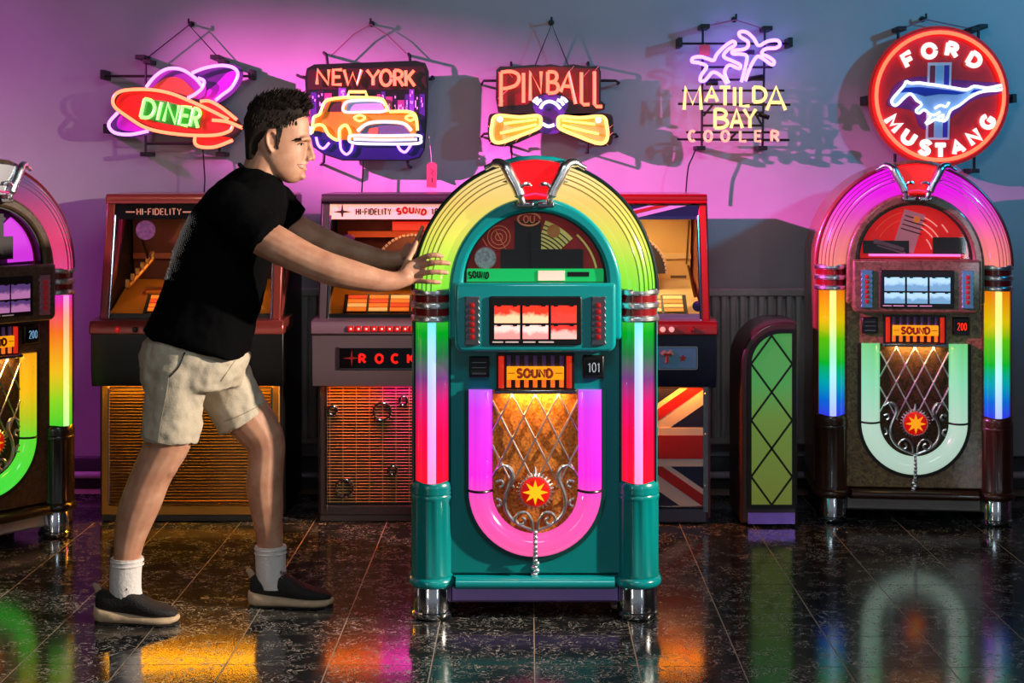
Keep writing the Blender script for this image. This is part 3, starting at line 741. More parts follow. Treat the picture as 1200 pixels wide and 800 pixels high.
TEAL = pm('teal_lacquer', (0, 142, 146), .22, coat=.7)
TEAL_D = pm('teal_lacquer_deep', (0, 124, 124), .25, coat=.6)
REDT = glow('red_tube', (210, 40, 20), .9)
BAR = glow('orange_bar', (255, 110, 35), 1.0)
BARD = pm('bar_violet', (70, 45, 85), .3, emit=(60, 40, 80), es=.4)
PLG = glow('amber_plate', (255, 160, 10), 1.0)
PLT = pm('plate_text', (140, 40, 8), .5)
common = dict(button=pm('button_red', (150, 20, 25), .3, emit=(150, 20, 20), es=.35), redtube=REDT, bar=BAR, bar_dim=BARD, plate_glow=PLG, plate_text=PLT,
              caption=pm('caption_white', (210, 190, 190), .5, emit=(190, 160, 160), es=.3))
teal = dict(common, key='teal', side=TEAL_D, panel=TEAL_D, trim=TEAL, pedestal=TEAL_D, moulding=TEAL, kick=pm('kick_violet_reflection', (190, 160, 245), .35, .9),  # kick plate's reflection of violet light is put into its base colour
    edge=pm('edge_dark_teal', (12, 40, 42), .3, .4), groove=ramp_glow('groove_shade_yellow', [(1.08, (60, 150, 30)), (1.27, (150, 140, 40)), (1.52, (185, 140, 70))], .55), recess=pm('recess_shade_teal', (0, 60, 58), .4),
    arch=ramp_glow('arch_yellow', [(1.08, (125, 235, 60)), (1.17, (175, 240, 75)), (1.27, (235, 232, 95)), (1.38, (255, 215, 115)), (1.52, (255, 230, 165))], .98),
    col=ramp_glow('column_green_red', [(.45, (255, 20, 45)), (.62, (250, 10, 75)), (.72, (225, 20, 110)), (.80, (120, 60, 130)), (.88, (40, 120, 70)), (.95, (0, 165, 30)), (1.0, (60, 190, 60))], 1.0),
    core=ramp_glow('core_cool', [(.45, (255, 150, 200)), (.6, (235, 160, 245)), (.75, (205, 190, 255)), (.9, (170, 225, 255)), (1.0, (110, 235, 240))], 1.15),
    u=ramp_glow('u_magenta', [(.2, (255, 95, 165)), (.40, (255, 80, 190)), (.48, (255, 45, 230)), (.70, (225, 60, 245)), (.765, (200, 95, 250))], 1.0),
    cloth=cloth_mat('cloth_amber', (150, 78, 22), (225, 140, 52)), backdrop=pm('backdrop_red', (150, 18, 18), .5, noise=.2, emit=(110, 10, 10), es=.35),
    crest=pm('crest_red', (235, 20, 28), .2, emit=(245, 12, 22), es=.8), cards=[card_mat('card_a', (255, 190, 150), (250, 50, 30)), card_mat('card_a', (255, 190, 150), (250, 50, 30)), card_mat('card_b', (200, 60, 50), (255, 50, 35)),
      card_mat('card_c', (250, 140, 140), (255, 200, 195)), card_mat('card_c', (250, 140, 140), (255, 200, 195)), card_mat('card_d', (255, 170, 165), (250, 50, 45))],
    plate=pm('plate_grey', (110, 110, 118), .3, .8), digit=pm('digit_grey', (150, 160, 170), .4, emit=(110, 120, 130), es=.5), mech=mech_teal, lamp=.8)
BURL = burl_mat('walnut_burl', (70, 50, 28), (168, 132, 82))
WOOD_D = pm('dark_wood', (66, 36, 24), .3, coat=.5, noise=.25, nscale=14)
WOOD_R = pm('red_wood', (120, 62, 46), .3, coat=.5, noise=.2, nscale=14)
cyan = [card_mat('card_e', (95, 165, 175), (150, 225, 225))]*6
walnut = dict(common, key='walnut', side=WOOD_R, panel=BURL, trim=burl_mat('walnut_trim', (78, 56, 36), (138, 112, 76)), pedestal=WOOD_D, moulding=WOOD_D, kick=pm('kick_steel', (130, 120, 116), .35, .6),
    edge=pm('edge_maroon', (110, 22, 34), .3), groove=ramp_glow('groove_shade_magenta', [(1.08, (190, 80, 80)), (1.30, (165, 40, 130)), (1.52, (150, 0, 160))], .6), recess=pm('recess_shade_brown', (22, 16, 10), .5),
    arch=ramp_glow('arch_magenta', [(1.08, (245, 140, 120)), (1.20, (245, 120, 140)), (1.30, (235, 80, 190)), (1.40, (240, 30, 235)), (1.52, (235, 0, 240))], .95),
    col=ramp_glow('column_orange_blue', [(.45, (50, 50, 230)), (.52, (10, 100, 210)), (.60, (0, 165, 170)), (.68, (10, 180, 40)), (.78, (90, 190, 10)), (.86, (225, 190, 10)), (.99, (235, 120, 15))], 1.0),
    core=ramp_glow('core_warm', [(.45, (170, 180, 255)), (.6, (170, 230, 255)), (.72, (170, 250, 190)), (.85, (235, 250, 130)), (.99, (255, 235, 130))], 1.15),
    u=ramp_glow('u_mint', [(.2, (190, 216, 200)), (.4, (196, 230, 210)), (.6, (150, 236, 190)), (.765, (122, 226, 138))], .82),
    cloth=cloth_mat('cloth_smoke', (34, 26, 16), (92, 62, 30)), backdrop=pm('backdrop_scarlet', (215, 25, 22), .5, noise=.2, emit=(215, 12, 16), es=.6),
    crest=pm('crest_red2', (225, 25, 22), .2, emit=(225, 14, 14), es=.7), cards=cyan, plate=pm('plate_cyan', (90, 170, 180), .3, .5), digit=glow('digit_red', (255, 60, 25), 1.0), mech=mech_red, lamp=.9)
rose = [card_mat('card_f', (190, 120, 175), (90, 60, 120))]*6
plum = dict(common, key='plum', side=WOOD_D, panel=burl_mat('walnut_dark', (48, 34, 24), (92, 68, 48)), trim=burl_mat('walnut_dark2', (60, 44, 30), (104, 80, 56)), pedestal=pm('column_ebony', (34, 24, 20), .3, coat=.5), moulding=pm('column_ebony', (34, 24, 20)), kick=pm('kick_pale', (190, 195, 190), .35, .4),
    edge=pm('edge_maroon', (110, 22, 34), .3), groove=pm('groove_shade_grey', (90, 60, 95), .3), recess=pm('recess_shade_brown', (22, 16, 10), .5),
    arch=ramp_glow('arch_smoke', [(1.08, (250, 80, 150)), (1.20, (245, 75, 125)), (1.33, (205, 80, 130)), (1.45, (120, 80, 135)), (1.52, (95, 80, 120))], .8),
    col=ramp_glow('column_pink_green', [(.45, (60, 210, 40)), (.56, (140, 215, 30)), (.68, (245, 190, 20)), (.84, (250, 110, 25)), (.93, (245, 60, 110)), (.99, (225, 40, 200))], 1.0),
    core=ramp_glow('core_gold', [(.45, (200, 255, 160)), (.7, (255, 235, 120)), (.9, (255, 170, 140)), (.99, (255, 150, 230))], 1.1),
    u=ramp_glow('u_green_gold', [(.2, (60, 225, 70)), (.42, (95, 220, 50)), (.50, (170, 200, 30)), (.62, (245, 185, 15)), (.765, (250, 165, 25))], 1.0),
    cloth=cloth_mat('cloth_smoke', (34, 26, 16), (92, 62, 30)), backdrop=pm('backdrop_plum', (60, 18, 60), .5, emit=(50, 10, 50), es=.3),
    crest=pm('crest_chrome', (200, 200, 210), .2, .9), cards=rose, plate=pm('plate_rose', (190, 130, 150), .3, .5), digit=pm('digit_blue', (160, 200, 225), .4, emit=(120, 170, 210), es=.6), mech=mech_plum, lamp=1.2)

def ground_xy(px, Y): return (px-600.0)*Y/F
jukebox('teal jukebox with yellow-green arch and magenta U light, pushed by the man', (ground_xy(627, 5.10), 5.10, 0), 0, teal)
jukebox('walnut jukebox with magenta arch and mint U light under the round red sign', (ground_xy(1071, 6.50), 6.50, 0), math.radians(-6), walnut)
jukebox('walnut jukebox with orange and green U light, cut off by the picture edge', (ground_xy(-16, 6.0), 6.0, 0), math.radians(52), plum)
# ------------------------------------------------------------------ slant-glass hi-fi jukeboxes
def slat_grille(parent, x0, x1, z0, z1, pitch, mat, y):
    mb = MB(); z = z0
    while z < z1:
        mb.tube([(x0, y, z), (x1, y, z)], .0024, 5); z += pitch
    o = obj('grille_slats', mb, mat, parent); o['kind'] = 'stuff'; return o
def flag_parts(parent, x0, x1, z0, z1, y, cols, name='flag', crop=None):
    """union flag print: blue field, white and red saltire, white and red cross, each a thin proud sheet"""
    blue, white, red = cols; cx, cz = (x0+x1)/2, (z0+z1)/2; W, H = x1-x0, z1-z0
    c0, c1 = crop or (z0, z1)
    obj(name+'_field', MB().box(x0, x1, y-.002, y, c0, c1), blue, parent)
    def clip_band(ax, az, bx, bz, hw, off):
        d = Vector((bx-ax, bz-az)).normalized(); nrm = Vector((-d.y, d.x)); a = Vector((ax, az))-d*W; b = Vector((bx, bz))+d*W
        poly = [a+nrm*(off-hw), b+nrm*(off-hw), b+nrm*(off+hw), a+nrm*(off+hw)]
        for axis, lim, sg in ((0, x0, 1), (0, x1, -1), (1, c0, 1), (1, c1, -1)):
            res = []
            for i in range(len(poly)):
                p, q = poly[i], poly[(i+1) % len(poly)]
                pi, qi = sg*(p[axis]-lim) >= 0, sg*(q[axis]-lim) >= 0
                if pi: res.append(p)
                if pi != qi:
                    t = (lim-p[axis])/(q[axis]-p[axis]); res.append(p+(q-p)*t)
            poly = res
            if not poly: return None
        return [(p[0], p[1]) for p in poly]
    k = H*.115
    for (a, b) in (((x0, z0), (x1, z1)), ((x0, z1), (x1, z0))):
        obj(name+'_saltire', MB().prism(clip_band(*a, *b, k, 0), y-.0035, y-.001), white, parent)
    for (a, b, s_) in (((x0, z0), (x1, z1), 1), ((x0, z1), (x1, z0), 1)):
        obj(name+'_saltire', MB().prism(clip_band(*a, *b, k*.36, s_*k*.3), y-.005, y-.002), red, parent)
    if crop: return
    obj(name+'_cross', MB().box(x0, x1, y-.0065, y-.002, cz-H*.165, cz+H*.165).box(cx-H*.165, cx+H*.165, y-.0065, y-.002, z0, z1), white, parent)
    obj(name+'_cross', MB().box(x0, x1, y-.008, y-.003, cz-H*.10, cz+H*.10).box(cx-H*.10, cx+H*.10, y-.008, y-.003, z0, z1), red, parent)

def hifi(label, xc, Y, sch):
    J = thing('jukebox', label, 'jukebox', (xc, Y, 0), 0, 'slant-glass hi-fi jukeboxes')
    hw = .378; fr = sch['frame']; D = .60; z2 = .86
    # body shell: two sides, back, plinth
    side = [(.02, .02), (D, .02), (D, 1.385), (.42, 1.385), (.33, 1.22), (.20, 1.03), (.02, .87)]
    if sch.get('solid'): side = [(.02, .02), (D, .02), (D, 1.385), (.13, 1.385), (.02, .87)]
    for sx in (-1, 1):
        x = sx*hw
        obj('side_panel', MB().prism_x(side, x-.012, x+.012), sch['side'], J)
        if not sch.get('solid'): obj('side_trim', MB().tube([(x, a, b) for a, b in spline([(.0, .868), (.10, .935), (.20, 1.03), (.30, 1.16), (.36, 1.28), (.40, 1.385)], 4)], .011, 8), fr, J)
    obj('back_panel', MB().box(-hw, hw, D-.015, D, .02, 1.385), sch['side'], J)
    obj('plinth', MB().box(-hw, hw, .0, D, .004, .045), sch['plinth'], J)
    # lower front
    obj('lower_frame', MB().ring(rrect(-hw, hw, .03, .59, .004, 1), rrect(-hw+sch['fw'], hw-sch['fw'], .07, .575, .004, 1), -.004, .03, closed=True), sch['lframe'], J, bevel=.003)
    obj('lower_panel', MB().box(-hw+.01, hw-.01, .018, .03, .06, .58), sch['panel'], J)
    sch['front'](J, hw)
    # light strip under the control box: a row of coloured lamps
    n = len(sch['strip'])
    for i, (c, st) in enumerate(sch['strip']):
        a = -hw+.03+(2*hw-.06)*i/n; b = -hw+.03+(2*hw-.06)*(i+1)/n
        nm = 'strip_%d_%d_%d' % c
        obj('strip_lamp', MB().box(a, b, -.056, -.008, .590, .5935), glow(nm, c, st), J)
    ld = bpy.data.lights.new('strip_glow', 'AREA'); ld.shape = 'RECTANGLE'; ld.size = 2*hw-.08; ld.size_y = .02; ld.energy = sch['sp']; ld.color = sch['sc']
    lo = bpy.data.objects.new('strip_glow', ld); COL.objects.link(lo); lo.parent = J; lo.location = (0, -.03, .582); lo.rotation_euler = (math.radians(18), 0, 0)
    # control box with chamfered foot
    cb = [(-.075, .812), (-.075, .655), (-.062, .585), (-.057, .585), (-.057, .5925), (.02, .5925), (.20, .5925), (.20, .812)]
    obj('control_box', MB().prism_x(cb, -hw-.026, hw+.026), sch['box'], J, bevel=.006)
    # ledge with buttons
    lg = [(-.092, .806), (-.092, .842), (-.08, .862), (.0, .868), (.20, .868), (.20, .806)]
    obj('ledge', MB().prism_x(lg, -hw-.03, hw+.03), sch['ledge'], J, bevel=.005)
    sch['buttons'](J, hw)
    # slanted glass hood
    def P(z): return .13*(z-z2)/.53        # slant of the front
    for sx in (-1, 1):
        x = sx*(hw-.012)
        obj('hood_post', MB().loft([[(x-.017, P(z)-.02, z), (x+.017, P(z)-.02, z), (x+.017, P(z)+.03, z), (x-.017, P(z)+.03, z)] for z in (.862, 1.36)]), fr, J, bevel=.004)
        obj('post_chrome', MB().tube([(x-sx*.022, P(.862)-.018, .866), (x-sx*.022, P(1.3)-.018, 1.3)], .005, 8), CHROME, J)
    obj('hood_top', MB().prism_x([(.095, 1.352), (.088, 1.366), (.090, 1.384), (.10, 1.392), (D-.01, 1.396), (D-.01, 1.36), (.13, 1.35)], -hw-.008, hw+.008), sch['top'], J, bevel=.004)
    obj('top_bead', MB().tube([(-hw-.006, .092, 1.357), (hw+.006, .092, 1.357)], .006, 8), sch['bead'], J)
    def slab(x0, x1, za, zb, off, th): return MB().loft([[(x0, P(z)+off, z), (x1, P(z)+off, z), (x1, P(z)+off+th, z), (x0, P(z)+off+th, z)] for z in (za, zb)])
    obj('header', slab(-hw+.02, hw-.02, 1.284, 1.348, -.012, .02), sch['header'], J)
    sch['header_text'](J, hw, P)
    obj('hood_pane', slab(-hw+.02, hw-.02, .868, 1.284, -.004, .003), PANE, J)
    for sx in (() if sch.get('solid') else (-1, 1)):
        obj('side_pane', MB().prism_x([(.04, .87), (.20, 1.03), (.33, 1.22), (.42, 1.385), (.125, 1.35)], sx*hw-.002, sx*hw+.002), PANE, J)
    # interior
    obj('interior_back', MB().loft([[(-hw+.02, .50, .86), (hw-.02, .50, .86), (hw-.02, .515, .86), (-hw+.02, .515, .86)], [(-hw+.02, .44, 1.35), (hw-.02, .44, 1.35), (hw-.02, .455, 1.35), (-hw+.02, .455, 1.35)]]), sch['inner'], J)
    obj('interior_shelf', MB().box(-hw+.02, hw-.02, .455, .49, 1.095, 1.12), sch['shelf'], J)
    obj('deck', MB().prism_x([(.02, .87), (.40, 1.0), (.48, 1.0), (.48, .87)], -hw+.02, hw-.02), sch['deck'], J)
    # record carousel arch with dashed rim
    rc = sch['arch_x']; rr = .17
    ap = arc(rc, 1.04, rr, rr, 0, 180, 30)
    obj('record_arch', MB().prism(ap, .27, .33), sch['archm'], J)
    for i in range(30):
        if i % 1 == 0:
            (xa, za), (xb, zb) = ap[i], ap[i+1]
            obj('arch_bead', MB().tube([(xa, .268, za), (xa+(xb-xa)*.7, .268, za+(zb-za)*.7)], .0065, 6), sch['archrim'], J)
    obj('turntable', MB().lathe([(0, -.012), (.02, -.012), (.028, -.004), (.028, .0)], (rc-.115, .268, 1.10), 18, 'y'), sch['copper'], J)
    obj('mechanism', MB().cyl((rc-.06, .25, 1.05), (rc-.06, .25, 1.13), .008).cyl((rc-.06, .25, 1.075), (rc-.06, .25, 1.09), .032, .028).cyl((rc-.0, .255, 1.06), (rc-.0, .255, 1.125), .012).cyl((rc+.03, .255, 1.07), (rc+.08, .255, 1.09), .009), GOLD, J)
    # title rack
    tx0, tx1 = sch['rack']
    rot = Matrix.Rotation(math.radians(-38), 3, 'X')
    obj('rack_tray', MB().obox(((tx0+tx1)/2, .085, .918), ((tx1-tx0)/2+.012, .058, .005), rot.inverted()), BLACK, J)
    ncol = max(1, int(round((tx1-tx0)/.098))); cw = (tx1-tx0)/ncol
    for c in range(ncol):
        for r_ in range(4):
            t = -.040+.026*r_
            p = rot.inverted() @ Vector((0, t, .008))
            obj('title_strip', MB().obox((tx0+cw*(c+.5), .085+p.y, .918+p.z), (cw*.44, .0095, .002), rot.inverted()), sch['strips'][(c+r_) % len(sch['strips'])], J)
    obj('instruction_strip', MB().box(-hw+.03, hw-.03, -.004, .03, .868, .884), sch['instr'], J)
    sch['extra'](J, hw)
    for (lx, ly, lz, e, sz) in sch['lamps']:
        ld = bpy.data.lights.new('hood_lamp', 'AREA'); ld.shape = 'RECTANGLE'; ld.size = sz; ld.size_y = .05; ld.energy = e; ld.color = sch['lampc']
        lo = bpy.data.objects.new('hood_lamp', ld); COL.objects.link(lo); lo.parent = J; lo.location = (lx, ly, lz)
        lo.rotation_euler = (math.radians(12), 0, 0)
    return J

COPPER = pm('copper_paint', (150, 62, 52), .28, .35, coat=.4)
GOLDF = pm('brushed_gold', (170, 118, 50), .35, .9)
TITLE_W = pm('title_orange', (255, 150, 60), .5, emit=(255, 120, 30), es=.7)
TITLE_R = pm('title_red', (240, 90, 50), .5, emit=(240, 70, 30), es=.7)
TITLE_C = pm('title_cream', (255, 205, 140), .5, emit=(255, 180, 90), es=.7)
def f_brown(J, hw):
    obj('speaker_cloth', MB().box(-hw+.034, hw-.034, .008, .018, .085, .56), pm('cloth_brown', (96, 66, 30), .6, .25, noise=.25, nscale=80), J)
    o = slat_grille(J, -hw+.034, hw-.034, .09, .56, .013, pm('slat_bronze', (110, 80, 40), .35, .8), .004)
    for sx in (-1, 1): obj('edge_rod', MB().tube([(sx*(hw-.032), -.006, .075), (sx*(hw-.032), -.006, .572)], .004, 8), CHROME, J)
    obj('foot_bead', MB().tube([(-hw+.03, -.006, .078), (hw-.03, -.006, .078)], .005, 8), pm('bead_gold', (240, 190, 110), .2, 1.0), J)
def b_brown(J, hw):
    for i, x in enumerate((-hw+.09, -hw+.165, -hw+.21, -hw+.255, hw-.2, hw-.15, hw-.1)):
        obj('button', MB().lathe([(0, -.014), (.010, -.012), (.013, 0)], (x, -.092, .826), 12, 'y'), pm('button_ruby', (190, 25, 25), .25, emit=(190, 15, 15), es=.5) if i == 0 else BLACK, J)
def h_brown(J, hw, P):
    m = pm('header_gold', (190, 130, 110), .4, emit=(170, 110, 90), es=.35)
    y = P(1.316)-.0145
    write(J, 'lettering', 'HI-FIDELITY', -.252, -.062, 1.303, .026, y, .0026, m, gap=.35)
    obj('header_rule', MB().box(-.30, -.262, y-.001, y+.002, 1.312, 1.318).box(-.055, .01, y-.001, y+.002, 1.312, 1.318), m, J)
    obj('header_badge', MB().lathe([(0, -.006), (.012, -.005), (.014, .002)], (.035, y, 1.315), 12, 'y'), pm('badge_red', (200, 30, 30), .3, emit=(200, 20, 20), es=.6), J)
def x_brown(J, hw):
    obj('price_badge', MB().lathe([(0, -.003), (.042, -.003), (.042, .003)], (-.225, .14, 1.235), 26, 'y'), pm('badge_pink', (190, 110, 170), .5, noise=.5, nscale=60, emit=(150, 80, 140), es=.3), J, 'round pink badge on the glass')
    obj('badge_cord', MB().tube([(-.25, .16, 1.20), (-.245, .25, 1.13), (-.25, .30, 1.06)], .006, 6), BLACK, J)
    g = pm('comb_gold', (190, 130, 60), .3, .8)
    cb = MB().tube([(-.31, .16, .985), (-.235, .30, 1.10)], .012, 8)
    for i in range(6):
        t = i/5; cb.box(-.315+.075*t, -.30+.075*t, .15+.14*t, .165+.14*t, .985+.115*t, 1.02+.115*t)
    obj('selector_comb', cb, g, J)
    obj('deck_handle', MB().tube([(-.26, .24, .955), (-.25, .25, .975), (-.10, .25, .975), (-.09, .24, .955)], .008, 8), g, J)
brown = dict(frame=COPPER, side=pm('side_black', (10, 9, 10), .4), plinth=BLACK, fw=.03, lframe=GOLDF, panel=pm('panel_brown', (70, 46, 22), .5), front=f_brown,
    strip=[((255, 172, 8), 60.0)]*1, sp=.25, sc=(1, .62, .12), box=pm('box_black', (7, 7, 8), .3), ledge=COPPER, buttons=b_brown, top=COPPER, bead=pm('bead_rose', (215, 110, 110), .25, .6),
    header=pm('header_black', (10, 8, 9), .3), header_text=h_brown, inner=pm('inner_brown', (96, 46, 22), .6, noise=.1), shelf=pm('shelf_tan', (150, 80, 42), .5), deck=pm('deck_amber', (205, 130, 25), .5),
    arch_x=.06, archm=pm('arch_brown', (58, 30, 20), .4), archrim=pm('arch_copper', (160, 90, 60), .3, .8), copper=pm('copper_bright', (200, 120, 90), .3, .8), rack=(-.20, .20), strips=[TITLE_W, TITLE_W, TITLE_R],
    instr=BLACK, extra=x_brown, lamps=[(0, .2, 1.27, .9, .5), (-.05, .10, 1.02, .0, .5)], lampc=(1, .5, .16))

RAIN = [(255, 110, 0), (255, 105, 5), (255, 90, 50), (250, 40, 170), (255, 50, 190), (255, 110, 80), (255, 75, 5), (255, 50, 5), (255, 40, 5)]
PINKM = pm('mauve_metal', (132, 108, 114), .35, .5)
def f_rain(J, hw):
    g = pm('slat_brass', (205, 165, 115), .38, .7)
    slat_grille(J, -hw+.03, hw-.03, .085, .575, .0128, g, .004)
    vm = MB()
    for i in range(13):
        x = -hw+.04+(2*hw-.08)*i/12; vm.tube([(x, .001, .08), (x, .001, .575)], .0012, 5)
    o = obj('grille_wires', vm, g, J); o['kind'] = 'stuff'
    for x, z, r in ((-.115, .47, .037), (-.275, .145, .036), (-.325, .475, .018), (-.025, .515, .018), (-.07, .22, .018), (.12, .33, .037), (.22, .18, .018)):
        obj('grille_ring', MB().tube([(x+r*math.cos(2*PI*i/24), -.004, z+r*math.sin(2*PI*i/24)) for i in range(24)], .0055, 8, closed=True), CHROME, J)
    for sx in (-1, 1): obj('edge_rod', MB().tube([(sx*(hw-.028), -.006, .05), (sx*(hw-.028), -.006, .585)], .0035, 8), CHROME, J)
def b_rain(J, hw):
    m = pm('button_ruby', (190, 25, 25), .25, emit=(190, 15, 15), es=.5)
    for i in range(16):
        x = -.238+i*.0325
        b = obj('button', MB().box(x-.0135, x+.0135, -.102, -.088, .818, .842), m, J, bevel=.003)
        obj('button_light', MB().ball((x, -.102, .83), .005, .003, .005, 8, 5), pm('button_white', (255, 200, 190), .3, emit=(255, 180, 170), es=.8), b)
    # dot-matrix style display on the control box
    obj('display', MB().box(-.288, .288, -.082, -.07, .664, .748), pm('display_black', (8, 8, 12), .1), J)
    led = glow('led_red', (255, 30, 22), 1.1)
    for k, ch in enumerate('ROCK'):
        x0 = -.203+k*.068
        mb = MB()
        for st in letter_strokes(ch, (x0, .687), (.036, 0), (0, .034), -.084): mb.tube(st, .0052, 6)
        obj('display_letter', mb, led, J)
    obj('display_star', MB().prism(star_poly(-.236, .706, .036, .006, 4, 0), -.0855, -.081), pm('star_dark_red', (120, 20, 22), .4, emit=(110, 12, 14), es=.6), J)
    obj('display_edge', MB().box(-.293, -.288, -.083, -.07, .66, .752).box(-.293, .293, -.083, -.07, .658, .663), CHROME_DK, J)
def h_rain(J, hw, P):
    y = P(1.316)-.0145; dk = pm('header_ink', (60, 10, 16), .5); rd = pm('header_red', (190, 20, 24), .5)
    obj('header_star', MB().prism(star_poly(-.295, 1.316, .040, .007, 4, 0), y-.003, y), dk, J)
    write(J, 'lettering', 'HI-FIDELITY', -.235, -.085, 1.303, .026, y, .0026, dk, gap=.35)
    write(J, 'lettering_bold', 'SOUND', -.055, .062, 1.302, .024, y, .0045, rd, gap=.4, arch=.3)
    write(J, 'lettering', '18', .09, .118, 1.305, .024, y, .003, dk, gap=.3)
def x_rain(J, hw):
    obj('red_lamp_bar', MB().box(-.10, hw-.03, .36, .39, 1.225, 1.265), glow('lamp_bar_red', (255, 35, 20), .8), J)
    obj('perforated_bar', MB().box(-.30, hw-.03, .37, .39, 1.195, 1.222), pm('perf_orange', (190, 80, 30), .5, emit=(190, 60, 10), es=.35), J)
    obj('violet_badge', MB().ball((-.275, .16, 1.20), .028, .01, .016), pm('badge_violet', (140, 50, 110), .4, emit=(120, 30, 90), es=.3), J)
rain = dict(solid=True, frame=pm('mauve_frame', (120, 95, 100), .3, .6), side=pm('side_plum', (34, 22, 30), .4), plinth=pm('plinth_grey', (58, 48, 50), .4), fw=.018, lframe=pm('lower_grey', (70, 58, 60), .35, .5), panel=pm('panel_dark', (52, 40, 38), .45, .3), front=f_rain,
    strip=[(c, 36.0) for c in RAIN], sp=.02, sc=(1, .42, .3), box=PINKM, ledge=pm('ledge_pink', (150, 112, 124), .35, .4), buttons=b_rain, top=pm('top_grey', (92, 80, 84), .35, .5), bead=pm('bead_dark', (40, 22, 34), .3, .5),
    header=pm('header_pink', (250, 190, 175), .5, emit=(255, 175, 155), es=.75), header_text=h_rain, inner=pm('inner_rust', (100, 34, 20), .6, noise=.1), shelf=pm('shelf_rust', (120, 50, 28), .5), deck=pm('deck_amber', (205, 130, 25), .5),
    arch_x=.0, archm=pm('arch_taupe', (96, 60, 44), .4), archrim=pm('arch_pale', (230, 190, 160), .3, .6, emit=(200, 140, 100), es=.25), copper=pm('copper_bright', (200, 120, 90), .3, .8), rack=(-.275, .275), strips=[TITLE_W, TITLE_C, TITLE_W, TITLE_R],
    instr=BLACK, extra=x_rain, lamps=[(0, .2, 1.24, .9, .5)], lampc=(1, .42, .15))

UB = pm('flag_blue', (22, 24, 66), .4); UW = pm('flag_white', (222, 212, 205), .4); UR = pm('flag_red', (176, 28, 32), .4)
REDP = pm('red_paint', (190, 22, 28), .25, coat=.6)
def f_flag(J, hw):
    flag_parts(J, -hw+.02, hw-.02, .075, .572, .006, (UB, UW, UR))
    for sx in (-1, 1):
        obj('edge_rod', MB().box(sx*(hw-.012)-.010, sx*(hw-.012)+.010, -.012, .0, .05, .585), CHROME_DK, J)
        for z in (.16, .38, .55): obj('rivet', MB().ball((sx*(hw-.012), -.012, z), .006, .004, .006, 8, 5), CHROME, J)
    obj('foot_bead', MB().tube([(-hw+.02, -.006, .073), (hw-.02, -.006, .073)], .004, 8), CHROME, J)
    obj('kick_plate', MB().box(-hw+.01, hw-.01, -.008, .0, .01, .062), pm('kick_grey', (95, 90, 105), .3, .8), J)
def b_flag(J, hw):
    for i, x in enumerate((.177, .214, .30)):
        obj('button', MB().lathe([(0, -.014), (.009, -.012), (.012, 0)], (x, -.092, .83), 12, 'y'), pm('button_ivory', (255, 200, 180), .3, emit=(255, 170, 150), es=.7) if i < 2 else REDP, J)
    pl = obj('name_plate', MB().prism(rrect(-.32, .32, .665, .755, .008), -.083, -.074), pm('plate_blue', (120, 165, 190), .35, .3), J, bevel=.003)
    obj('plate_rim', MB().tube([(x, -.083, z) for x, z in rrect(-.322, .322, .663, .757, .008)], .004, 6, closed=True), CHROME, pl)
    og = pm('print_tan', (235, 170, 130), .4); dr = pm('print_red', (185, 35, 40), .4)
    obj('plate_mark', MB().tube([(.174, -.084, .722), (.186, -.084, .735), (.197, -.084, .726), (.197, -.084, .690)], .010, 8).tube([(.197, -.084, .726), (.208, -.084, .735), (.220, -.084, .722)], .010, 8), og, pl)
    obj('plate_letter', MB().tube([(.181, -.092, .726), (.213, -.092, .726)], .004, 6).tube([(.197, -.092, .726), (.197, -.092, .692)], .004, 6), dr, pl)
    obj('plate_star', MB().prism(star_poly(.262, .709, .016, .008, 5), -.087, -.082), dr, pl)
def h_flag(J, hw, P):
    y = P(1.316)-.0125
    flag_parts(J, -hw+.025, hw-.03, 1.205, 1.375, y-.002, (UB, pm('flag_lilac', (215, 195, 215), .4), UR), 'header_flag', (1.290, 1.343))
def x_flag(J, hw):
    obj('coin_slit', MB().box(.25, .32, .30, .306, 1.018, 1.03), pm('slit_brown', (110, 80, 40), .5), J)
    obj('deck_roundel', MB().lathe([(0, -.003), (.010, -.003), (.010, -.002), (.022, -.002), (.022, .002)], (.335, .015, .918), 18, 'y'), pm('roundel_blue', (70, 50, 120), .4), J)
    obj('selector_bar', MB().tube([(.30, .06, 1.09), (.335, .10, .95)], .006, 6).tube([(.31, .10, 1.28), (.30, .12, 1.09)], .004, 6), pm('bar_brass', (150, 110, 60), .3, .8), J)
    obj('ledge_sill', MB().box(-hw+.03, hw-.03, -.012, .02, .866, .886), pm('sill_lilac', (160, 150, 175), .3, .5), J)
flag = dict(solid=True, frame=REDP, side=pm('side_red', (140, 16, 20), .3, coat=.5), plinth=BLACK, fw=.02, lframe=pm('lower_dark', (40, 40, 52), .4, .5), panel=UB, front=f_flag,
    strip=[((255, 135, 8), 36.0)], sp=.2, sc=(1, .45, .2), box=pm('box_navy', (16, 17, 42), .3, coat=.3), ledge=REDP, buttons=b_flag, top=pm('top_red', (150, 16, 22), .3, coat=.5), bead=REDP,
    header=UB, header_text=h_flag, inner=pm('inner_cream', (250, 205, 130), .6), shelf=pm('shelf_cream', (250, 215, 150), .5), deck=pm('deck_cream', (250, 220, 160), .5),
    arch_x=.06, archm=pm('arch_umber', (60, 44, 40), .4), archrim=pm('arch_pale', (230, 190, 160), .3), copper=pm('copper_bright', (200, 120, 90), .3, .8), rack=(-.275, .285), strips=[TITLE_C, pm('title_tan', (225, 165, 80), .5, emit=(225, 150, 60), es=.5)],
    instr=pm('instr_lilac', (150, 140, 170), .4), extra=x_flag, lamps=[(0, .16, 1.275, 2.8, .6)], lampc=(1, .68, .3))
hifi('copper-framed hi-fi jukebox with black control box, standing behind the man', -1.366, 6.53, brown)
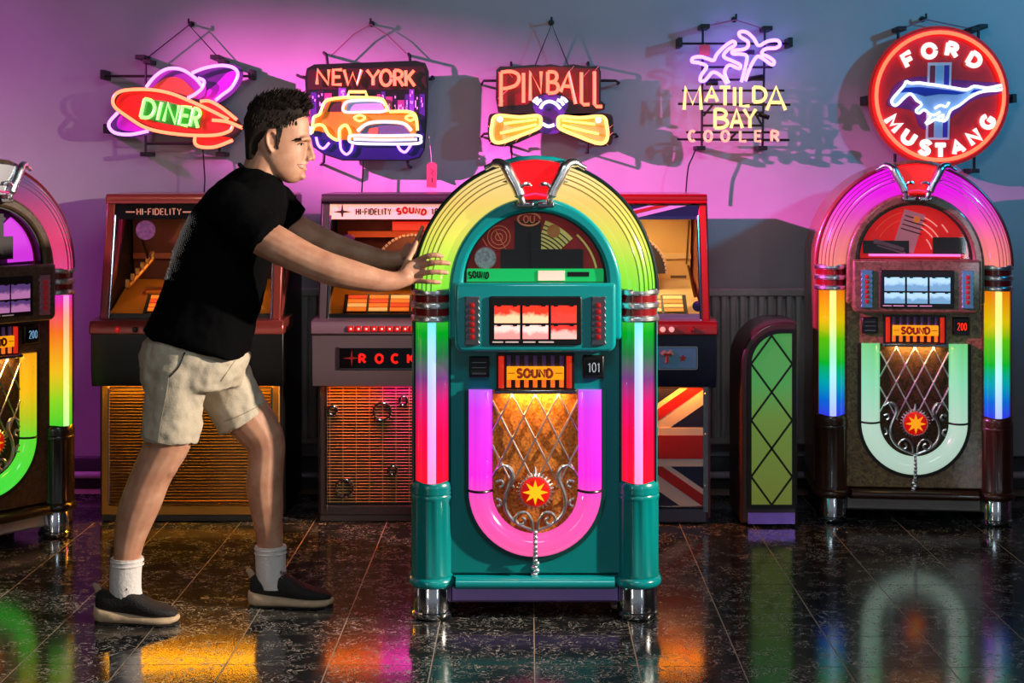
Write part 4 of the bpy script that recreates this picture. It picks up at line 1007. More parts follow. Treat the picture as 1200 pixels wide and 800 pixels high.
hifi('mauve hi-fi jukebox with pink header and brass slat grille, behind outstretched arms', -.437, 6.53, rain)
hifi('red and navy jukebox with union flag panels behind the teal jukebox', .452, 6.50, flag)

# ------------------------------------------------------------------ half-arched speaker cabinet
def speaker():
    Y = 6.45; k = Y/F
    def p(px, py): return ((px-901.5)*k, CAMZ-(py-HZ)*k)
    J = thing('speaker_cabinet', 'narrow half-arched speaker cabinet with green diamond lattice front', 'speaker', ((901.5-600)*k, Y, 0))
    x0, x1 = p(868, 0)[0], p(935, 0)[0]; zt = p(0, 377)[1]; R = .19
    out = [(x1, .01), (x1, zt)]+[(x1-.07+ -(x1-.07-x0)*math.sin(math.radians(a)), zt-R+R*math.cos(math.radians(a))) for a in range(0, 91, 9)]+[(x0, .01)]
    WD = pm('speaker_wood', (74, 42, 36), .35, coat=.4, noise=.15, nscale=12)
    obj('cabinet', MB().prism(out, .0, .34), WD, J, bevel=.012, seg=3)
    gx0, gx1 = p(880, 0)[0], p(928, 0)[0]; gz0, gz1 = p(0, 591)[1], p(0, 390)[1]; r2 = .13
    def gout(e): return [(gx1+e, gz0-e), (gx1+e, gz1+e)]+[(gx1-.045-(gx1-.045-gx0+e)*math.sin(math.radians(a)), gz1-r2+(r2+e)*math.cos(math.radians(a))) for a in range(0, 91, 9)]+[(gx0-e, gz0-e)]
    obj('front_frame', MB().ring(gout(.016), gout(-.001), -.012, .01, closed=True), pm('speaker_dark', (24, 14, 14), .4), J)
    obj('green_front', MB().prism(gout(0), -.004, .004), ramp_glow('speaker_green', [(.09, (125, 135, 55)), (.45, (125, 160, 70)), (.60, (95, 185, 95)), (.82, (85, 180, 85))], .5, rough=.5, base=.5), J, 'green lit cloth front')
    # diamond lattice
    w_ = (gx1-gx0)/2; xm = (gx0+gx1)/2; H = (gz1-gz0)/3.0
    bm_ = BLACK; go = gout(0)
    def ins(x, z):
        c = False; n = len(go)
        for i in range(n):
            (xa, za), (xb, zb) = go[i], go[(i+1) % n]
            if (za > z) != (zb > z) and x < (xb-xa)*(z-za)/(zb-za)+xa: c = not c
        return c
    for fam in (-1, 1):
        for q in range(-2, 5):
            pts = []
            for i in range(61):
                x = gx0+.0005+(gx1-gx0-.001)*i/60; z = gz0+q*H*.985+fam*(x-xm)*H*.985/(2*w_)
                if ins(x, z): pts.append((x, -.008, z))
            if len(pts) > 5: obj('lattice_bar', MB().tube([pts[0], pts[len(pts)//2], pts[-1]], .0045, 6), bm_, J)
    fz0, fz1 = p(0, 616)[1], p(0, 600)[1]
    obj('foot_plate', MB().box(p(876, 0)[0], p(931, 0)[0], -.012, .0, .012, fz1), pm('foot_violet_lit', (165, 120, 225), .25, .8), J)  # violet light falling on the plate is painted into its colour
    return J
speaker()
# ------------------------------------------------------------------ neon signs
SY = WALL_Y-.12
SK = SY/F
class Sign:
    """local frame of one sign; coordinates are given in the units of a drawing of the sign (origin ox, oy, scale sc in picture pixels)"""
    def __init__(s, label, ox, oy, sc, cx, cy):
        s.ox, s.oy, s.sc = ox, oy, sc
        px, py = ox+cx/sc, oy+cy/sc
        s.x0, s.z0 = (px-600)*SK, CAMZ-(py-HZ)*SK
        s.root = thing('neon_sign', label, 'neon sign', (s.x0, SY, s.z0), 0, 'neon signs hung along the wall')
    def p(s, c): return ((s.ox+c[0]/s.sc-600)*SK-s.x0, CAMZ-(s.oy+c[1]/s.sc-HZ)*SK-s.z0)
    def pts(s, cs): return [s.p(c) for c in cs]
    def tube(s, cs, mat, r=.0066, y=-.03, name='neon_tube', smooth=True, closed=False, k=5):
        q = spline(s.pts(cs), k, closed) if smooth else s.pts(cs)
        return obj(name, MB().tube([(x, y, z) for x, z in q], r*1.18, 8, closed=closed), mat, s.root)
    def panel(s, cs, mat, y0=-.008, y1=.0, name='backing', smooth=0):
        q = s.pts(cs)
        if smooth: q = spline(q, smooth, True)
        if sum(q[i][0]*q[(i+1) % len(q)][1]-q[(i+1) % len(q)][0]*q[i][1] for i in range(len(q))) < 0: q = q[::-1]
        return obj(name, MB().prism(q, y0, y1), mat, s.root)
    def letter(s, ch, bl, ux, uz, mat, r=.0066, y=-.03, name='neon_letter'):
        """bl = bottom-left corner, ux/uz = width and height vectors in drawing units"""
        mb = MB(); wd = FONT[ch][0]
        for st in FONT[ch][1]:
            mb.tube([(lambda q: (q[0], y, q[1]))(s.p((bl[0]+ux[0]*x/wd+uz[0]*z, bl[1]+ux[1]*x/wd+uz[1]*z))) for x, z in st], r*1.18, 8)
        return obj(name, mb, mat, s.root)
    def strokes(s, sts, mat, r=.0066, y=-.03, name='neon_letter'):
        mb = MB()
        for st in sts: mb.tube([(lambda q: (q[0], y, q[1]))(s.p(c)) for c in st], r*1.18, 8)
        return obj(name, mb, mat, s.root)
    def bar(s, a, b, r=.006, y=.02, name='frame_bar', mat=None):
        pa, pb = s.p(a), s.p(b)
        return obj(name, MB().tube([(pa[0], y, pa[1]), (pb[0], y, pb[1])], r, 8), mat or IRON, s.root)
    def cap(s, c, w_=.022, h=.010, y0=.0, y1=None):
        x, z = s.p(c)
        return obj('stand_off', MB().box(x-w_, x+w_, y0, .119, z-h, z+h), IRON, s.root, bevel=.002)
    def peg(s, cs, r=.006):
        q = s.pts(cs)
        return obj('frame_peg', MB().tube([(x, .012, z) for x, z in q]+[(q[-1][0], .115, q[-1][1])], r, 8), IRON, s.root)
    def cord(s, cs, mat, r=.0022, y=.06, name='hanging_cord'):
        return obj(name, MB().tube([(x, y, z) for x, z in s.pts(cs)], r, 6), mat, s.root)
    def hook(s, c):
        x, z = s.p(c)
        return obj('wall_hook', MB().cyl((x, .05, z), (x, .119, z), .005).cyl((x, .05, z), (x, .05, z+.02), .005).cyl((x, .112, z), (x, .119, z), .014), IRON, s.root)
    def flex(s, cs, r=.0035, y=.03, name='power_cable', mat=None):
        q = spline(s.pts(cs), 6)
        return obj(name, MB().tube([(x, y, z) for x, z in q], r, 6), mat or BLACK, s.root)
def neon(name, show, mul): return glow('neon_'+name, show, 1.0, mul)
N_PINK = neon('lilac', (255, 215, 255), (2.0, .9, 2.6))
N_ORANGE = neon('salmon', (255, 215, 175), (3.6, .8, .55))
N_RED = neon('red', (255, 172, 140), (3.6, .95, .8))
N_GREEN = neon('green', (200, 255, 165), (1.0, 2.2, 1.0))
N_YEL = neon('yellow', (255, 245, 160), (2.6, 1.5, .9))
N_WHITE = neon('white', (245, 245, 255), (1.6, 1.5, 1.9))
N_VIO = neon('violet_white', (240, 222, 255), (2.4, 1.0, 6.0))
N_CREAM = neon('cream', (255, 246, 185), (2.1, 1.3, .8))
N_BLUSH = neon('blush', (255, 205, 190), (1.8, .9, .8))
CORD_D = pm('cord_dark', (30, 22, 34), .6); CORD_P = pm('cord_pink', (170, 110, 130), .6)

# --- rocket diner sign
s = Sign('rocket-shaped neon sign reading DINER with a ringed planet behind', 90, 10, 4.21, 500, 470)
purp = pm('print_purple', (150, 40, 190), .35); planet = ramp_glow  # printed plastic
PRP = pm('planet_orange', (225, 90, 50), .35)
s.panel([(330, 420), (350, 370), (400, 320), (460, 292), (520, 292), (580, 325), (640, 390), (600, 460), (480, 440)], pm('planet_violet', (120, 40, 130), .35), -.004, .004, 'planet_panel', 4)
s.panel([(370, 410), (400, 370), (450, 340), (510, 345), (560, 385), (590, 440), (480, 430)], PRP, -.007, -.004, 'planet_print', 4)
s.panel([(540, 440), (600, 380), (570, 315), (640, 285), (730, 272), (800, 285), (820, 330), (790, 400), (700, 465), (600, 470)], pm('ring_purple', (70, 20, 95), .35), .004, .010, 'ring_panel', 4)
s.panel([(590, 445), (680, 380), (740, 320), (780, 310), (775, 350), (730, 410), (690, 450)], pm('ring_magenta', (215, 20, 225), .35), .001, .004, 'ring_print', 4)
s.panel([(215, 500), (170, 545), (160, 590), (190, 625), (280, 635), (375, 610), (300, 560)], pm('ring_purple', (70, 20, 95), .35), .002, .008, 'ring_panel', 4)
s.panel([(230, 520), (200, 555), (205, 590), (260, 605), (340, 600), (290, 560)], pm('ring_magenta', (215, 20, 225), .35), -.001, .002, 'ring_print', 4)
s.panel([(175, 450), (200, 410), (290, 390), (390, 393), (480, 410), (620, 455), (720, 475), (790, 540), (820, 590), (780, 640), (690, 690), (600, 690), (570, 640), (430, 622), (330, 595), (250, 545), (190, 500)], pm('rocket_black', (26, 8, 10), .4), -.010, -.002, 'rocket_backing', 3)
s.panel([(200, 455), (230, 420), (300, 410), (390, 413), (480, 430), (620, 480), (740, 550), (760, 590), (690, 612), (560, 612), (430, 598), (340, 570), (260, 525), (210, 490)], pm('rocket_red', (225, 36, 22), .35), -.016, -.010, 'rocket_print', 3)
s.panel([(620, 470), (670, 470), (730, 510), (780, 560), (700, 530)], pm('rocket_red', (225, 36, 22)), -.016, -.010, 'fin_print', 3)
s.panel([(600, 635), (600, 665), (640, 675), (700, 668), (765, 640), (690, 630)], pm('rocket_red', (225, 36, 22)), -.016, -.010, 'fin_print', 3)
s.panel([(345, 450), (430, 455), (560, 490), (618, 515), (605, 590), (500, 580), (400, 560), (330, 535)], pm('diner_green', (70, 150, 70), .4), -.020, -.016, 'name_panel')
s.tube([(350, 390), (390, 340), (440, 305), (490, 297), (540, 310), (590, 345), (625, 385)], N_PINK)
s.tube([(575, 320), (640, 295), (720, 283), (780, 295), (800, 330), (770, 390), (720, 430), (690, 455)], N_PINK)
s.tube([(605, 345), (635, 360), (625, 395), (590, 425), (555, 443)], N_PINK, y=-.034)
s.tube([(210, 515), (170, 560), (170, 590), (200, 615), (270, 622), (360, 605)], N_PINK)
s.tube([(755, 548), (660, 500), (560, 455), (470, 420), (380, 403), (280, 402), (215, 415), (188, 450), (200, 490), (260, 535), (340, 585), (430, 610), (560, 625), (690, 625), (760, 605), (775, 580)], N_ORANGE, y=-.036)
s.tube([(615, 460), (660, 458), (720, 490), (795, 550)], N_ORANGE)
s.tube([(675, 552), (750, 560), (825, 590)], N_ORANGE, y=-.04)
s.tube([(590, 630), (590, 665), (620, 683), (690, 682), (775, 650)], N_ORANGE)
for ch, t0, wd in (('D', 0, 58), ('I', 80, 10), ('N', 116, 56), ('E', 192, 42), ('R', 246, 40)):
    bl = (324+t0*.98, 536+t0*.185); s.letter(ch, bl, (wd, wd*.185), (20, -88), N_GREEN, .0068, -.038)
for a, b in (((335, 240), (335, 720)), ((700, 240), (700, 720)), ((120, 332), (870, 332)), ((335, 665), (620, 665)), ((140, 592), (335, 592))): s.bar(a, b)
for c in ((310, 238), (680, 238), (335, 718), (707, 718)): s.cap(c)
for c in ((345, 260), (712, 258)): s.cap(c, .018)
for c in ((125, 325), (140, 592), (855, 322)): s.cap(c, .010, .022)
s.cord([(330, 240), (540, 75), (685, 235)], CORD_D, .003); s.hook((540, 65))
s.flex([(615, 690), (620, 760), (625, 840), (622, 905)])

# --- taxi sign
s = Sign('rounded black neon sign reading NEW YORK above a yellow taxi', 330, 10, 3.635, 365, 440)
s.panel([(100, 300), (108, 255), (140, 238), (360, 230), (570, 222), (612, 232), (628, 270), (622, 450), (610, 600), (590, 636), (540, 650), (260, 648), (180, 622), (135, 590), (110, 480)], pm('sign_black', (16, 10, 16), .3), -.006, .0, 'backing')
s.panel([(112, 262), (610, 245), (618, 345), (112, 345)], pm('print_maroon', (46, 6, 14), .4), -.008, -.006, 'sky_print')
random.seed(3)
BLD = [pm('tower_violet', (110, 64, 170), .4), pm('tower_indigo', (60, 36, 120), .4), pm('tower_rose', (140, 60, 110), .4), pm('tower_night', (26, 14, 40), .4), pm('tower_lamp', (235, 215, 255), .4)]
x = 106
while x < 606:
    wd = random.uniform(16, 34); top = 330+random.uniform(0, 70)
    s.panel([(x, 490), (x, top), (min(x+wd-2, 612), top), (min(x+wd-2, 612), 490)], BLD[random.randrange(4)], -.009, -.006, 'skyline_tower')
    for k in range(5):
        wx = x+random.uniform(2, max(3, wd-10)); wz = top+random.uniform(8, 60)
        s.panel([(wx, wz+10), (wx, wz), (wx+5, wz), (wx+5, wz+10)], BLD[4], -.0105, -.009, 'tower_window')
    x += wd
s.panel([(120, 500), (612, 470), (605, 600), (585, 632), (540, 644), (260, 642), (180, 616), (140, 586), (120, 540)], pm('road_blue', (26, 16, 84), .3), -.0095, -.006, 'road_print')
TX = pm('taxi_orange', (245, 150, 30), .35)
s.panel([(140, 520), (145, 470), (180, 440), (200, 395), (260, 384), (420, 388), (450, 440), (560, 445), (578, 520), (560, 560), (300, 560), (250, 560), (200, 530)], TX, -.012, -.0095, 'taxi_print')
s.panel([(275, 436), (280, 403), (325, 396), (422, 399), (442, 434), (360, 438)], pm('taxi_glass', (150, 170, 190), .2), -.014, -.012, 'windscreen_print')
s.panel([(195, 440), (212, 398), (258, 396), (255, 440)], pm('taxi_window', (60, 40, 40), .3), -.014, -.012, 'window_print')
s.panel([(330, 535), (360, 500), (440, 490), (520, 498), (552, 535)], pm('taxi_grille', (110, 120, 140), .3, .6), -.014, -.012, 'grille_print')
s.panel([(372, 510), (412, 508), (412, 536), (372, 538)], pm('taxi_plate', (235, 110, 60), .4), -.016, -.014, 'plate_print')
for ch, x0, wd in (('N', 154, 48), ('E', 222, 36), ('W', 268, 74), ('Y', 366, 52), ('O', 424, 46), ('R', 484, 36), ('K', 532, 36)):
    t = (x0-154)/420.0
    s.letter(ch, (x0, 324+t*8), (wd, 0), (2-4*t, -62-4*t), N_RED, .0062, -.028)
TY = N_YEL
s.tube([(135, 505), (140, 465), (165, 450), (185, 402), (210, 388), (270, 380), (340, 380), (420, 385), (440, 400), (455, 440)], TY, .006, -.026)
s.tube([(285, 376), (290, 356), (360, 356), (365, 376)], TY, .006, -.026, smooth=False)
s.tube([(460, 440), (540, 440), (572, 458), (580, 520)], TY, .006, -.026)
s.tube([(270, 440), (275, 402), (320, 393), (425, 396), (445, 436), (360, 441)], N_WHITE, .005, -.026, closed=True)
s.tube([(132, 530), (146, 500), (180, 500), (205, 540), (245, 560), (250, 515), (275, 497), (292, 520), (296, 545)], TY, .006, -.026)
s.tube([(325, 522), (370, 490), (440, 483), (520, 490), (555, 520)], N_WHITE, .006, -.026)
s.tube([(290, 553), (310, 541), (440, 543), (580, 541), (594, 557), (580, 575), (440, 577), (310, 573)], N_WHITE, .0055, -.026, closed=True)
s.tube([(310, 557), (440, 560), (578, 558)], N_WHITE, .0055, -.028)
s.tube([(150, 548), (160, 583), (182, 596), (206, 572)], N_VIO, .005, -.026)
s.tube([(252, 560), (256, 600), (278, 621), (298, 606), (305, 580)], N_VIO, .005, -.026)
s.tube([(495, 580), (508, 603), (530, 611), (552, 582)], N_VIO, .005, -.026)
s.tube([(312, 466), (335, 455), (358, 466), (335, 480)], TY, .0045, -.026, closed=True)
s.tube([(530, 466), (550, 455), (570, 466), (550, 478)], TY, .0045, -.026, closed=True)
s.tube([(128, 505), (120, 520), (132, 535)], N_WHITE, .006, -.026)
for cs in ([(195, 240), (190, 200), (178, 187)], [(548, 232), (545, 205), (540, 192)], [(105, 292), (80, 290), (65, 283)], [(622, 300), (638, 300), (642, 290)], [(180, 618), (178, 655), (165, 664)], [(538, 640), (535, 665), (545, 676)]): s.peg(cs, .007)
s.cord([(205, 196), (300, 105), (375, 62), (450, 110), (528, 188)], CORD_P, .003); s.hook((375, 55))
s.flex([(345, 645), (343, 700), (340, 760), (338, 790)])
tg = thing('price_tag', 'small red price tag hanging from the taxi sign on a string', 'tag', ((330+640/3.635-600)*SK, SY-.01, CAMZ-(10+655/3.635-HZ)*SK))
obj('card', MB().prism([(-.024, -.115), (.022, -.118), (.024, -.012), (.012, .0), (-.01, .0), (-.022, -.012)], -.001, .001), pm('tag_red', (235, 90, 90), .6), tg)
obj('string', MB().tube([(0, 0, -.006), (-.004, 0, .05), (-.012, 0, .12)], .0016, 5), pm('string_white', (210, 195, 195), .7), tg)
obj('handwriting', MB().tube([(-.006, -.0015, -.03), (.006, -.0015, -.04), (-.004, -.0015, -.052), (.008, -.0015, -.06)], .0015, 5).tube([(.0, -.0015, -.07), (.002, -.0015, -.095)], .0015, 5), pm('ink_maroon', (90, 20, 30), .6), tg)

# --- pinball sign
s = Sign('neon sign reading PINBALL above two yellow flippers', 550, 10, 4.444, 420, 500)
s.panel([(140, 320), (160, 302), (250, 300), (340, 292), (380, 296), (425, 290), (480, 300), (540, 290), (600, 300), (675, 300), (685, 330), (684, 480), (708, 498), (705, 525), (650, 545), (600, 560), (470, 560), (420, 520), (370, 560), (220, 560), (150, 540), (138, 470)], pm('pinball_black', (28, 8, 10), .35), -.006, .0, 'backing')
s.panel([(150, 330), (250, 312), (420, 302), (600, 312), (675, 314), (674, 500), (560, 500), (470, 440), (380, 440), (300, 500), (150, 510)], pm('pinball_red', (110, 10, 12), .4), -.008, -.006, 'red_print')
s.panel([(100, 570), (130, 545), (220, 548), (370, 545), (420, 530), (465, 548), (620, 545), (720, 548), (748, 575), (745, 690), (715, 716), (640, 715), (480, 655), (420, 640), (360, 652), (220, 712), (140, 716), (100, 690)], pm('pinball_black', (28, 8, 10)), -.006, .0, 'flipper_backing', 3)
s.panel([(330, 500), (360, 460), (420, 445), (480, 460), (515, 500), (490, 560), (470, 640), (420, 652), (365, 640), (350, 560)], pm('bumper_violet', (84, 44, 150), .35), -.010, -.006, 'bumper_print', 4)
s.panel([(385, 535), (415, 520), (450, 535), (458, 565), (440, 590), (415, 597), (390, 590), (376, 565)], pm('bumper_plum', (70, 30, 100), .35), -.012, -.010, 'bumper_centre', 4)
YP = pm('flipper_gold', (245, 205, 90), .35)
fl_l = [(120, 600), (128, 570), (160, 558), (260, 566), (358, 560), (372, 590), (360, 622), (270, 660), (170, 697), (126, 690), (114, 650)]
fl_r = [(833-x_, z_+4) for x_, z_ in fl_l]
for fl_ in (fl_l, fl_r):
    s.panel(fl_, YP, -.012, -.006, 'flipper_print', 3)
    s.tube(fl_, N_YEL, .0068, -.028, closed=True, k=4)
s.tube([(180, 600), (260, 590), (350, 578)], N_YEL, .005, -.026); s.tube([(160, 650), (250, 630), (350, 604)], N_YEL, .005, -.026)
s.tube([(653, 604), (573, 594), (483, 582)], N_YEL, .005, -.026); s.tube([(673, 654), (583, 634), (483, 608)], N_YEL, .005, -.026)
for c in ((160, 578), (670, 582)):
    x, z = s.p(c); obj('flipper_pivot', MB().lathe([(0, -.006), (.012, -.005), (.014, 0)], (x, -.030, z), 14, 'y'), N_WHITE, s.root)
RN = N_RED
s.strokes([[(165, 335), (165, 510)], [s_ for s_ in spline([(165, 335), (215, 330), (252, 345), (258, 375), (240, 402), (200, 416), (165, 420)], 4)]], RN, .0068)
s.strokes([[(282, 338), (282, 492)]], RN, .0068)
s.strokes([[(317, 480), (317, 330), (373, 440), (373, 330)]], RN, .0068)
s.strokes([[(408, 332), (408, 442)], spline([(408, 332), (445, 335), (455, 360), (440, 382), (408, 385)], 4), spline([(408, 385), (450, 390), (462, 415), (448, 438), (408, 442)], 4)], RN, .0068)
s.strokes([[(474, 435), (515, 332), (552, 498)], [(490, 405), (532, 408)]], RN, .0068)
s.strokes([[(582, 335), (582, 490), (596, 502), (624, 500)]], RN, .0068)
s.strokes([[(650, 330), (650, 500), (662, 512), (690, 512)]], RN, .0068)
for cs in ([(370, 522), (385, 497), (415, 485), (448, 496), (474, 523)], [(333, 490), (345, 474), (358, 466)], [(350, 502), (360, 487), (375, 476)], [(456, 476), (478, 487), (490, 505)], [(475, 465), (495, 474), (508, 490)], [(380, 600), (410, 614), (442, 606)]):
    s.tube(cs, N_WHITE, .0066, -.026)
for a, b in (((150, 470), (200, 425)), ((150, 505), (180, 480)), ((640, 340), (675, 300)), ((590, 360), (625, 320)), ((200, 330), (225, 360)), ((150, 330), (175, 355)), ((520, 330), (545, 300)), ((130, 680), (105, 700)), ((200, 690), (180, 715)), ((260, 672), (240, 695)), ((330, 642), (310, 664)), ((700, 695), (725, 715)), ((640, 690), (655, 712)), ((575, 660), (590, 685)), ((510, 640), (525, 660)), ((730, 620), (748, 605)), ((730, 660), (748, 645)), ((108, 620), (96, 610))):
    s.bar(a, b, .0016, -.009, 'print_ray', pm('ray_pink', (235, 160, 150), .4))
for cs in ([(140, 375), (75, 375), (64, 390)], [(680, 375), (765, 375), (780, 386)], [(110, 650), (75, 652), (64, 664)], [(735, 655), (765, 655), (772, 666)], [(218, 705), (218, 745), (222, 755)], [(617, 700), (617, 735), (617, 750)], [(218, 310), (218, 290), (218, 280)], [(620, 310), (620, 290), (620, 280)]): s.peg(cs)
s.cord([(340, 300), (430, 75), (520, 295)], CORD_D, .003); s.hook((430, 60))
s.flex([(220, 745), (222, 790), (226, 840)])

# --- palm tree sign
s = Sign('open-frame neon sign with lilac palm trees above yellow MATILDA BAY lettering', 770, 10, 4.211, 380, 400)
s.tube([(340, 375), (322, 345), (290, 320), (265, 320), (235, 355), (210, 358), (215, 330), (240, 288), (200, 270), (170, 265), (174, 246), (210, 240), (245, 250), (275, 258), (290, 230), (330, 188), (370, 165), (380, 182), (340, 210), (325, 240), (370, 262), (405, 280), (400, 298), (352, 282), (330, 310), (335, 340), (350, 370)], N_VIO, .0068)
s.tube([(410, 365), (425, 310), (438, 242), (410, 228), (368, 226), (372, 210), (420, 205), (442, 190), (440, 165), (404, 142), (402, 120), (435, 120), (470, 150), (495, 185), (540, 165), (585, 160), (600, 180), (580, 198), (530, 202), (510, 225), (540, 240), (570, 262), (560, 280), (510, 246), (485, 242), (455, 290), (430, 360)], N_VIO, .0068, -.036)
for ch, x0, wd, z1, z0_ in (('M', 130, 84, 500, 388), ('A', 236, 58, 460, 388), ('T', 306, 50, 478, 390), ('I', 372, 12, 480, 390), ('L', 408, 42, 482, 390), ('D', 472, 60, 462, 390), ('A', 536, 92, 502, 388), ('B', 282, 62, 590, 498), ('A', 360, 56, 590, 498), ('Y', 424, 58, 590, 498)):
    s.letter(ch, (x0, z1), (wd, 0), (0, z0_-z1), N_CREAM, .0066, -.03)
for ch, x0, wd in (('C', 154, 30), ('O', 230, 36), ('O', 314, 36), ('L', 406, 28), ('E', 480, 28), ('R', 560, 34)):
    s.letter(ch, (x0, 655), (wd, 0), (0, -50), N_BLUSH, .0056, -.03)
for a, b in (((228, 80), (222, 690)), ((535, 92), (522, 690)), ((110, 172), (668, 172)), ((225, 288), (572, 288)), ((225, 350), (525, 350)), ((125, 404), (630, 404)), ((105, 470), (660, 474)), ((225, 512), (525, 512)), ((225, 577), (525, 577)), ((145, 610), (600, 610)), ((100, 645), (655, 648)), ((230, 530), (280, 470)), ((480, 505), (520, 575)), ((365, 640), (390, 615))): s.bar(a, b, .0055, .012)
for a, b in (((440, 350), (522, 335)), ((500, 520), (552, 538)), ((240, 368), (300, 368)), ((375, 215), (480, 215))): s.bar(a, b, .011, .0, 'electrode_sleeve', BLACK)
for c in ((238, 86), (548, 96), (216, 688), (522, 688)): s.cap(c)
for c in ((115, 165), (660, 165)): s.cap(c, .010, .022)
for x, z in ((350, 368), (412, 362), (432, 358), (140, 470), (290, 512), (600, 474), (170, 640), (580, 640)):
    q = s.p((x, z)); obj('tube_support', MB().cyl((q[0], -.026, q[1]), (q[0], .012, q[1]), .0035, n=8), pm('support_glass', (150, 150, 160), .2), s.root)
s.cord([(230, 84), (398, 50), (540, 95)], CORD_P, .003); s.hook((398, 42))
s.flex([(195, 690), (180, 730), (160, 775), (152, 830), (146, 905)])
tg = thing('price_tag', 'small square red tag tied to the palm tree sign frame', 'tag', ((770+235/4.211-600)*SK, SY-.002, CAMZ-(10+180/4.211-HZ)*SK))
obj('card', MB().prism([(-.025, -.05), (.025, -.05), (.025, -.004), (.016, .002), (-.016, .002), (-.025, -.004)], -.001, .001), pm('tag_red', (235, 90, 90), .6), tg)
obj('string', MB().tube([(0, 0, -.004), (.002, .006, .006)], .0016, 5), pm('string_white', (210, 195, 195), .7), tg)

# --- round red sign
s = Sign('round red neon sign with a galloping horse over a tricolour bar', 1000, 10, 4.0, 398, 412)
def circ(r, n=56): return [(398+r*math.cos(2*PI*i/n), 412+r*math.sin(2*PI*i/n)) for i in range(n)]
s.panel(circ(330), pm('disc_red_edge', (190, 16, 22), .3, coat=.3), -.010, .004, 'disc')
s.panel(circ(318), pm('disc_red', (222, 20, 34), .35, coat=.3), -.013, -.010, 'disc_face')
s.tube(circ(298, 48), neon('ring', (255, 170, 130), (3.0, .75, .6)), .0075, -.032, 'neon_ring', smooth=False, closed=True)
s.panel([(345, 255), (457, 253), (445, 615), (335, 615)], pm('bar_white', (230, 215, 225), .4), -.015, -.013, 'bar_print')
s.panel([(356, 268), (380, 268), (372, 604), (346, 604)], pm('bar_crimson', (150, 25, 60), .4), -.017, -.015, 'bar_stripe')
s.panel([(386, 268), (416, 267), (408, 604), (378, 604)], pm('bar_pale_blue', (150, 195, 225), .4), -.017, -.015, 'bar_stripe')
s.panel([(422, 267), (446, 266), (436, 604), (414, 604)], pm('bar_violet_blue', (70, 40, 170), .4), -.017, -.015, 'bar_stripe')
s.panel([(200, 350), (300, 320), (420, 330), (600, 345), (690, 350), (690, 395), (560, 430), (470, 500), (380, 560), (310, 560), (270, 480), (160, 460), (160, 420)], pm('horse_plum', (130, 20, 110), .4), -.0145, -.013, 'halo_print', 4)  # purple print behind the horse
horse = [(172, 432), (204, 392), (226, 368), (240, 342), (262, 352), (300, 350), (340, 356), (375, 360), (440, 370), (520, 382), (556, 366), (620, 374), (684, 362), (682, 382), (612, 388), (572, 398), (532, 420), (486, 456), (448, 478), (428, 520), (408, 528), (414, 500), (388, 512), (400, 528), (376, 520), (346, 538), (330, 540), (352, 506), (324, 476), (300, 492), (285, 478), (312, 452), (288, 432), (262, 402), (236, 414), (200, 450), (182, 454)]
s.panel(horse, pm('horse_pale', (170, 200, 235), .35), -.019, -.015, 'horse_body')
s.panel([(210, 395), (235, 372), (300, 368), (380, 376), (450, 384), (525, 396), (480, 404), (400, 402), (330, 412), (290, 400), (250, 392)], pm('horse_blue', (30, 50, 165), .35), -.021, -.019, 'horse_dark_print')  # dark blue print along the upper body
s.panel([(540, 398), (560, 380), (620, 382), (640, 380), (580, 392)], pm('horse_blue', (30, 50, 165)), -.021, -.019, 'tail_print')
HW = neon('horse', (240, 245, 255), (1.5, 1.6, 2.2))
s.tube(horse[3:17], HW, .0058, -.032, k=3); s.tube(horse[16:24], HW, .0052, -.032, k=3); s.tube(horse[23:33], HW, .0052, -.032, k=3); s.tube(horse[32:]+horse[:4], HW, .0058, -.032, k=3)
s.tube([(372, 470), (400, 455), (425, 462), (440, 440)], HW, .005, -.032); s.tube([(340, 492), (370, 500), (398, 485)], HW, .005, -.032)
WL = neon('letter_white', (255, 245, 240), (1.3, 1.1, 1.1))
def arc_letter(ch, cx, cz, ang, wd, ht):
    a = math.radians(ang); ux = (math.cos(a), math.sin(a)); up = (math.sin(a), -math.cos(a))
    bl = (cx-ux[0]*wd/2-up[0]*ht/2, cz-ux[1]*wd/2-up[1]*ht/2)
    s.letter(ch, bl, (ux[0]*wd, ux[1]*wd), (up[0]*ht, up[1]*ht), WL, .0098, -.03)
for ch, cx, cz, a, wd in (('F', 252, 240, -28, 42), ('O', 348, 201, -10, 58), ('R', 456, 196, 10, 46), ('D', 560, 244, 30, 50)): arc_letter(ch, cx, cz, a, wd, 58)
for ch, cx, cz, a, wd in (('M', 182, 538, 52, 58), ('U', 252, 604, 34, 46), ('S', 328, 652, 16, 42), ('T', 400, 668, 0, 46), ('A', 480, 648, -18, 50), ('N', 556, 602, -36, 46), ('G', 620, 532, -54, 50)): arc_letter(ch, cx, cz, a, wd, 56)
for a, b in (((215, 92), (215, 170)), ((592, 85), (592, 170)), ((572, 650), (572, 755)), ((200, 680), (200, 720)), ((60, 425), (100, 425)), ((700, 418), (760, 420))): s.bar(a, b, .007, .02)
for c in ((230, 92), (575, 94), (612, 82), (572, 760)): s.cap(c, .020)
for c in ((68, 428), (757, 420)): s.cap(c, .010, .020)
s.cord([(215, 100), (355, 45), (585, 92)], CORD_P, .003); s.hook((355, 38))
